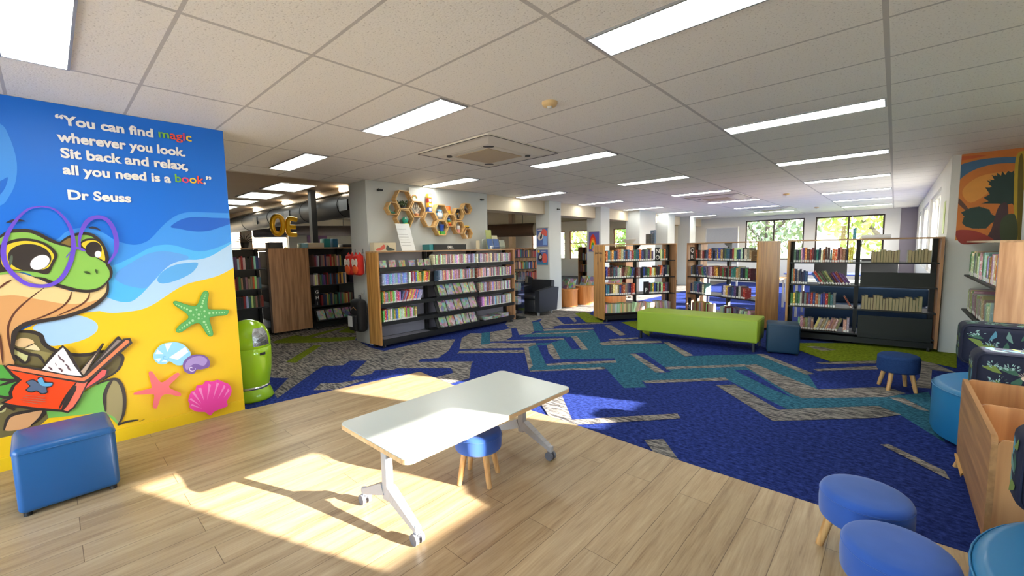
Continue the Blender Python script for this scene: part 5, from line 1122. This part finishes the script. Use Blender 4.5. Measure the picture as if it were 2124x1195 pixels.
poster(-6.40, -6.06, 7.95, 1.08, 1.48, 'poster with coral round shape and dark figure, lower of two on the grey column', PB, [(PR, ell(.2, .45, .24, .3)), (PK, smooth([(-.4, .4), (-.3, .7), (-.1, .75), (0, .5), (-.1, .25), (-.3, .3)], 4)), (PC_, smooth([(-.3, .5), (-.15, .66), (-.05, .5), (-.2, .4)], 4)), (PT, [(-.46, .06), (.46, .06), (.46, .2), (-.46, .16)]), (YEL, ell(-.32, .86, .1, .08)), (PC_, [(-.1, .84), (.3, .84), (.3, .88), (-.1, .88)])])
def band(r0, r1, cx=-.1, cy=.15): return [(cx+r1*math.cos(PI*i/14)*.5, cy+r1*math.sin(PI*i/14)) for i in range(15)]+[(cx+r0*math.cos(PI*(14-i)/14)*.5, cy+r0*math.sin(PI*(14-i)/14)) for i in range(15)]
poster(-6.36, -6.02, 10.22, 1.36, 1.95, 'rainbow poster on the second column, behind the oak end panel', pl('poster violet', (96, 92, 160)), [(RED, band(.55, .7)), (ORA, band(.43, .55)), (YEL, band(.32, .43)), (GRN, band(.2, .32)), (PL, band(.05, .2)), (PNK, ell(.05, .12, .2, .08))])
tag(MB().box((.494, 8.45, 1.6), (.499, 8.7, 2.05)).build('poster', pl('poster lime', (176, 190, 90)), None), 'small yellow green poster on the right window wall', 'poster')
# ceiling fittings
ACW = mat('air conditioner white', C(222, 216, 202), .45, var=.02); ACG = mat('air conditioner grille', C(190, 172, 142), .6, var=.1, scale=60)
def cassette(x, y, label, s=1.16):
    t = thing('air_conditioner', label, 'air conditioner', (x, y, CEIL), 0, 'ceiling cassette air conditioners'); h = s/2
    MB().prism(rrect(-h, -h, h, h, .02), lambda a, c: (a, c, -.012), lambda a, c: (a, c, 0)).build('outer_panel', ACW, t)
    MB().tube([(a, c, -.0125) for a, c in rrect(-h+.008, -h+.008, h-.008, h-.008, .015)], .004, 6, closed=True).build('edge_gap', BLACKM, t)
    b = MB(); k = .40
    b.add([(a*.46*s*.97, c*.46*s*.97, -.0125) for a, c in ((-1, -1), (1, -1), (1, 1), (-1, 1))]+[(a*k, c*k, -.04) for a, c in ((-1, -1), (1, -1), (1, 1), (-1, 1))], [(0, 1, 5, 4), (1, 2, 6, 5), (2, 3, 7, 6), (3, 0, 4, 7), (4, 5, 6, 7)]); b.build('bezel', ACW, t)
    MB().box((-.27, -.27, -.046), (.27, .27, -.0402)).build('grille', ACG, t)
    for i in range(4):
        q = Matrix.Rotation(PI/2*i, 4, 'Z'); o = MB().box((-.25, .30, -.043), (.25, .365, -.0402)).build('louvre', ACW, t); o.matrix_local = q
        o = MB().prism(smooth([(.27, .33), (.33, .27), (.37, .30), (.30, .37)], 3), lambda a, c: (a, c, -.0425), lambda a, c: (a, c, -.0402)).build('vent_gap', BLACKM, t); o.matrix_local = q
cassette(-3.51, 3.5, 'ceiling cassette air conditioner nearest the hexagon wall'); cassette(-3.1, 10.6, 'ceiling cassette air conditioner halfway down the ceiling, second in line'); x, y, _ = atz(1592, 440, CEIL); cassette(-2.9, 15.4, 'ceiling cassette air conditioner farthest away by the far windows')
SMK = mat('smoke detector', C(220, 188, 136), .5, var=.03)
for k, (px, py) in enumerate(((1140, 212), (1631, 402), (1694, 430))):
    x, y, _ = atz(px, py, CEIL); t = thing('smoke_detector', 'round cream smoke detector, %s on the ceiling' % ('nearest', 'second', 'farthest')[k], 'smoke detector', (x, y, CEIL), 0, 'smoke detectors')
    MB().lathe([(.06, 0), (.06, -.012), (.05, -.03), (.001, -.032)], 24).build('body', SMK, t); MB().lathe([(.02, -.033), (.018, -.045), (.001, -.046)], 14).build('sensor', WHITE, t)
for k, (x, y, z, nm) in enumerate(((-6.098, 3.62, 2.46, 'left end of the hexagon wall'), (-6.098, 5.85, 2.47, 'right end of the hexagon wall'), (-6.02, 8.3, 2.42, 'side of the column with posters'))):
    tag(MB().box((x, y-.04, z-.012), (x+.035, y+.04, z+.012)).cyl((x+.02, y-.03, z-.02), (x+.02, y-.03, z+.02), .01, 8).build('picture_hook', DARKM), 'small dark picture rail hook high on the %s' % nm, 'hook')
# ducts, track and post in the farther room
t = thing('air_duct', 'long black ventilation duct under the brown ceiling at left', 'duct', (0, 0, 0)); DUCT = mat('black duct', C(11, 10, 9), .6, 0, var=.2, scale=3)
MB().cyl((-17.9, 4.5, 2.5), (-6.75, 4.5, 2.5), .25, 28).build('duct', DUCT, t)
for x in (-15.5, -13.2, -10.9, -8.9): MB().tube([(x, 4.5+.253*math.cos(a), 2.5+.253*math.sin(a)) for a in [2*PI*i/28 for i in range(28)]], .008, 6, closed=True).build('joint_ring', DUCT, t)
for x in (-14.2, -11.7, -8.6): MB().box((x-.18, 4.235, 2.36), (x+.18, 4.262, 2.58)).build('grille', BLACKM, t)
t = thing('air_duct', 'lower grey duct running behind the gold balloons', 'duct', (0, 0, 0)); DUC2 = mat('grey duct', C(88, 80, 80), .45, 0, var=.1, scale=3)
MB().cyl((-17.6, 5.2, 2.30), (-14.4, 10.5, 2.30), .22, 24).build('duct', DUC2, t)
for f in (.2, .5, .8): MB().cyl((-17.6+3.2*f, 5.2+5.3*f, 2.51), (-17.6+3.2*f, 5.2+5.3*f, 2.9), .01, 8).build('hanger_rod', DUC2, t)
t = thing('air_duct', 'brown grey duct end seen between the hexagon wall and the poster column', 'duct', (0, 0, 0)); MB().cyl((-12.2, 11.4, 2.2), (-9.9, 12.2, 2.2), .24, 24).build('duct', mat('taupe duct', C(120, 100, 88), .5, 0, var=.1, scale=3), t)
for f in (.2, .8): MB().cyl((-12.2+2.3*f, 11.4+.8*f, 2.43), (-12.2+2.3*f, 11.4+.8*f, 2.9), .01, 8).build('hanger_rod', DUC2, t)
t = None
t = thing('spotlight_track', 'cream lighting track with glowing spots above the black duct', 'light track', (0, 0, 0)); MB().box((-17.9, 4.46, 2.80), (-6.75, 4.54, 2.9)).build('track', pl('cream track', (216, 190, 150)), t)
SPOT = emit('spot glow', (1, .86, .68, 1), 7)
for x in (-14.6, -12.2, -10.4, -8.9, -7.6): MB().rbox((x-.12, 4.36, 2.80), (x+.12, 4.459, 2.88), .02).build('spot', SPOT, t)
tag(MB().box((-9.95, 4.08, 0), (-9.8, 4.2, 2.9)).build('post', DARKM), 'dark steel post standing before the black duct', 'post')
tag(MB().box((-11.6, 12.6, 0), (-11.4, 12.8, 2.9)).build('post', pl('taupe post', (170, 146, 120))), 'pale brown post seen left of the poster column', 'post')
struct(MB().box((-15.6, 5.6, 0), (-15.4, 9.2, 2.1)), 'wall_partition', COOLW); struct(MB().box((-15.39, 6.2, 0), (-15.37, 6.9, 2.1)), 'trim_13', mat('purple panel', C(140, 104, 160), .6))
# balloons and odds on top of the far left shelf run
GOLD = mat('gold foil', C(236, 182, 20), .25, .35, var=.1, scale=10)
def balloon(pts, closed, label, nm, y, z):
    t = thing('foil_balloon', label, 'balloon', (-8.6, y, z), 0, 'gold foil letter balloons'); n = len(pts)
    for seg in pts: MB().tube([(0, p[0], p[1]) for p in (smooth(seg, 4, closed))], [.045]*len(smooth(seg, 4, closed)), 10, closed=closed).build('foil', GOLD, t)
    return t
balloon([[(-.08, .0), (-.1, .14), (-.05, .27), (.05, .27), (.09, .14), (.06, .0), (-.01, -.05)]], True, 'gold foil balloon shaped like an O above the wood panel', 'O', 2.95, 1.90)
balloon([[(.12, .27), (-.02, .28), (-.05, .14), (-.03, .0), (.1, -.02)], [(-.03, .13), (.09, .13)]], False, 'gold foil balloon shaped like an E above the wood panel', 'E', 3.17, 1.86)
tag(MB().tube([(-8.6, 3.06, 1.60), (-8.59, 3.04, 1.7), (-8.6, 3.1, 1.82)], .006, 6).lathe([(.05, 0), (.02, .03)], 10, 0, (-8.6, 3.06, 1.575)).build('balloon_weight', GOLD), 'gold ribbon and weight holding the foil balloons', 'balloon weight')
for k, (y, w, d, h, c, nm) in enumerate(((2.80, .24, .2, .12, (36, 36, 40), 'black box'), (3.30, .12, .2, .1, (120, 170, 190), 'pale blue box'), (3.52, .3, .2, .09, (190, 180, 160), 'stack of cream paper'), (3.74, .12, .12, .17, (24, 130, 130), 'teal tin'), (3.90, .1, .12, .17, (40, 110, 150), 'blue tin'), (4.22, .34, .22, .06, (40, 40, 44), 'black tray'))):
    top = 1.572 if y < 3.35 else 1.591
    tag(MB().rbox((-.1, -w/2, 0), (.1, w/2, h), .008).build('storage_box' if 'box' in nm else 'tin' if 'tin' in nm else 'tray' if 'tray' in nm else 'paper_stack', pl(nm, c), None, (-8.42, y, top)), nm+' standing on top of the far left shelf run', nm.split()[-1])
t = thing('potted_plant', 'spiky dark plant on top of the far left bookcase', 'plant', (-8.5, 2.35, 1.59)); MB().lathe([(.05, 0), (.07, .1), (.06, .1), (.001, .09)], 16).build('pot', BLACKM, t); b = MB()
for i in range(9): a = -1.3+.33*i; b.tube([(0, 0, .09), (.02*math.cos(i), .1*math.sin(a), .09+.12*math.cos(a)), (.03*math.cos(i), .26*math.sin(a), .09+.2*math.cos(a)-.02)], [.01, .009, .002], 6)
b.build('leaves', mat('dry dark leaves', C(70, 58, 46), .7, var=.3), t)
# acrylic stand, display drums, whiteboard and items beyond
t = thing('display_stand', 'clear acrylic display stand at the far end of the media bookcase', 'display stand', (-6.0, 6.72, 0))
MB().box((-.16, -.14, .0), (.16, .14, .03)).build('base', BLACKM, t); MB().box((-.15, .1, .03), (.15, .108, 1.32)).box((-.15, -.1, .03), (-.144, .1, .9)).box((.144, -.1, .03), (.15, .1, .9)).build('panel', ACR, t)
for z in (.3, .6, .95): MB().box((-.143, -.1, z), (.143, .099, z+.006)).build('shelf', ACR, t)
for k, z in enumerate((.307, .607)): tag(MB().rbox((-.1, -.06, 0), (.1, .06, .16), .01).build('booklet', COVER, None, (-6.0, 6.72, z)), '%s booklet inside the clear display stand' % ('lower', 'upper')[k], 'booklet')
OKB = wood('orange beech', C(190, 116, 52), C(216, 146, 78), 'Z', 1.2)
for k, (x, y, r, h, nm) in enumerate(((-6.2, 8.95, .26, .42, 'nearest'), (-6.05, 9.6, .3, .46, 'middle'), (-5.65, 10.4, .32, .48, 'farthest'))):
    t = thing('display_drum', 'orange wooden eight-sided display drum, %s of three by the poster column' % nm, 'display drum', (x, y, 0)); MB().lathe([(r, .0), (r, h)], 8).build('drum', OKB, t); MB().lathe([(r+.02, h+.001), (r+.02, h+.03)], 8).build('top', OKB, t)
    for j in range(2): o = MB().box((-.12, -.01, 0), (.12, .01, .26)).build('picture_book', COVER, None, (x-.08+.14*j, y-.05+.1*j, h+.034)); o.rotation_euler = (-.35, 0, -.3+.5*j); o.color = C(*random.choice(((176, 120, 70), (110, 130, 90), (120, 90, 80)))); tag(o, '%s picture book propped on the %s orange display drum' % (('front', 'back')[j], nm), 'book')
t = thing('whiteboard', 'grey mobile whiteboard near the far wall', 'whiteboard', (-4.25, 15.0, 0), -.15); MB().box((-.5, -.02, .9), (.5, .02, 2.05)).build('board', mat('grey board', C(150, 152, 156), .35), t); MB().box((-.53, -.03, .87), (.53, .03, .9)).box((-.53, -.03, 2.05), (.53, .03, 2.08)).box((-.53, -.03, .9), (-.5, .03, 2.05)).box((.5, -.03, .9), (.53, .03, 2.05)).build('frame', ALU, t)
for s in (-1, 1): MB().obox((s*.515, 0, .06), (s*.515, 0, .88), .04, .04).obox((s*.515, -.3, .03), (s*.515, .3, .03), .05, .05).build('leg', ALU, t)
def desk(x, y, w, d, h, label, top, rz=0):
    t = thing('desk', label, 'desk', (x, y, 0), rz); MB().rbox((-w/2, -d/2, h-.03), (w/2, d/2, h), .006).build('tabletop', top, t)
    for sx, sy in ((-1, -1), (1, -1), (1, 1), (-1, 1)): MB().obox((sx*(w/2-.06), sy*(d/2-.06), 0), (sx*(w/2-.06), sy*(d/2-.06), h-.031), .04, .04).build('leg', ALU, t)
desk(-.55, 10.6, 1.9, .9, .74, 'white desk seen through the half empty bookcase', LAM); desk(-2.75, 11.3, 1.8, .8, .72, 'orange wooden desk seen through the open bookcases', OKB); desk(-1.0, 13.2, 2.2, .9, .74, 'blue topped desk beyond the open bookcases', pl('blue desk', (70, 84, 160)))
for k, (x, y) in enumerate(((-.2, 10.75), (-.95, 10.7))):
    t = thing('monitor', 'black computer monitor on the white desk, %s one' % ('right', 'left')[k], 'monitor', (x, y, .741)); MB().rbox((-.27, -.012, .1), (.27, .02, .44), .006).build('screen', BLACKM, t); MB().box((-.02, .0, .01), (.02, .015, .12)).box((-.12, -.07, 0), (.12, .07, .01)).build('stand', BLACKM, t)
t = thing('sofa', 'dark blue sofa seen through the half empty bookcase', 'sofa', (-.35, 9.35, 0)); SOF = mat('dark blue fabric', C(36, 62, 92), .8, var=.1); MB().rbox((-.8, -.32, .08), (.8, .32, .42), .04).build('seat_body', SOF, t); MB().rbox((-.8, .2, .425), (.8, .36, .72), .04).build('backrest', SOF, t)
for sx in (-1, 1): MB().cyl((sx*.7, 0, 0), (sx*.7, 0, .085), .025, 10).build('foot', BLACKM, t)
# small things on the open bookcases
def on_top(F, u, v): return F @ Vector((u, v, 1.551))
t = thing('glass_bowl', 'clear glass bowl on top of the left bookcase behind the bench', 'bowl', on_top(F1, .62, .2)); MB().lathe([(.05, 0), (.06, .005), (.13, .09), (.14, .1), (.13, .1), (.055, .012), (.001, .01)], 24).build('bowl', pl('pale plastic', (220, 224, 226)), t)
for k, (F, u, v, w, d, h, c, lb) in enumerate(((F1, 1.08, .2, .05, .16, .2, (40, 44, 52), 'black book standing on top of the left bookcase behind the bench'), (F1, 1.2, .22, .04, .16, .28, (96, 120, 150), 'blue grey book standing on top of the left bookcase behind the bench'), (F3, .62, .25, .05, .16, .2, (224, 208, 150), 'cream book standing on top of the half empty bookcase'), (F3, .76, .25, .035, .16, .16, (60, 140, 160), 'teal book standing on top of the half empty bookcase'))):
    put(BOOKN, 'book', F @ Matrix.Translation((u, v, 1.5515)) @ Matrix.Diagonal((w, d, h, 1)), C(*c), lb, 'book', None)
tag(MB().rbox((-.16, -.1, 0), (.16, .1, .05), .006).build('stapled_box', pl('white card', (220, 220, 224)), None, on_top(F3, 1.02, .25)), 'flat white box on top of the half empty bookcase', 'box')
t = thing('leaning_board', 'white picture board leaning on the orange mural wall', 'board', (1.22, 7.85, 1.491)); MB().prism([(0, 0), (.02, 0), (.12, .6), (.1, .6)], lambda v, z: (-.1, v, z), lambda v, z: (.12, v, z)).build('board', PAPER, t)
# oak end panel marks: a small wooden sign with a climbing figure
me, w = text_mesh('panel_lettering', 'Junior Fiction', .065, BLACKM, .0006, .0004); o = bpy.data.objects.new('panel_lettering', me); COL.objects.link(o); o.parent = t1
o.matrix_local = Matrix(((0, 0, -1, -.0312), (-1, 0, 0, .25+w/2), (0, 1, 0, 1.36), (0, 0, 0, 1)))
for yy, zz, s in ((.13, 1.25, 1), (.28, 1.17, .8)):
    b = MB().flat(smooth([(-.02*s, 0), (0, .05*s), (.02*s, .03*s), (.03*s, .05*s), (.02*s, -.01*s), (.03*s, -.05*s), (0, -.02*s), (-.02*s, -.06*s)], 3), lambda u, v: (-.0312, yy-u, zz+v)); b.build('panel_figure', BLACKM, t1)
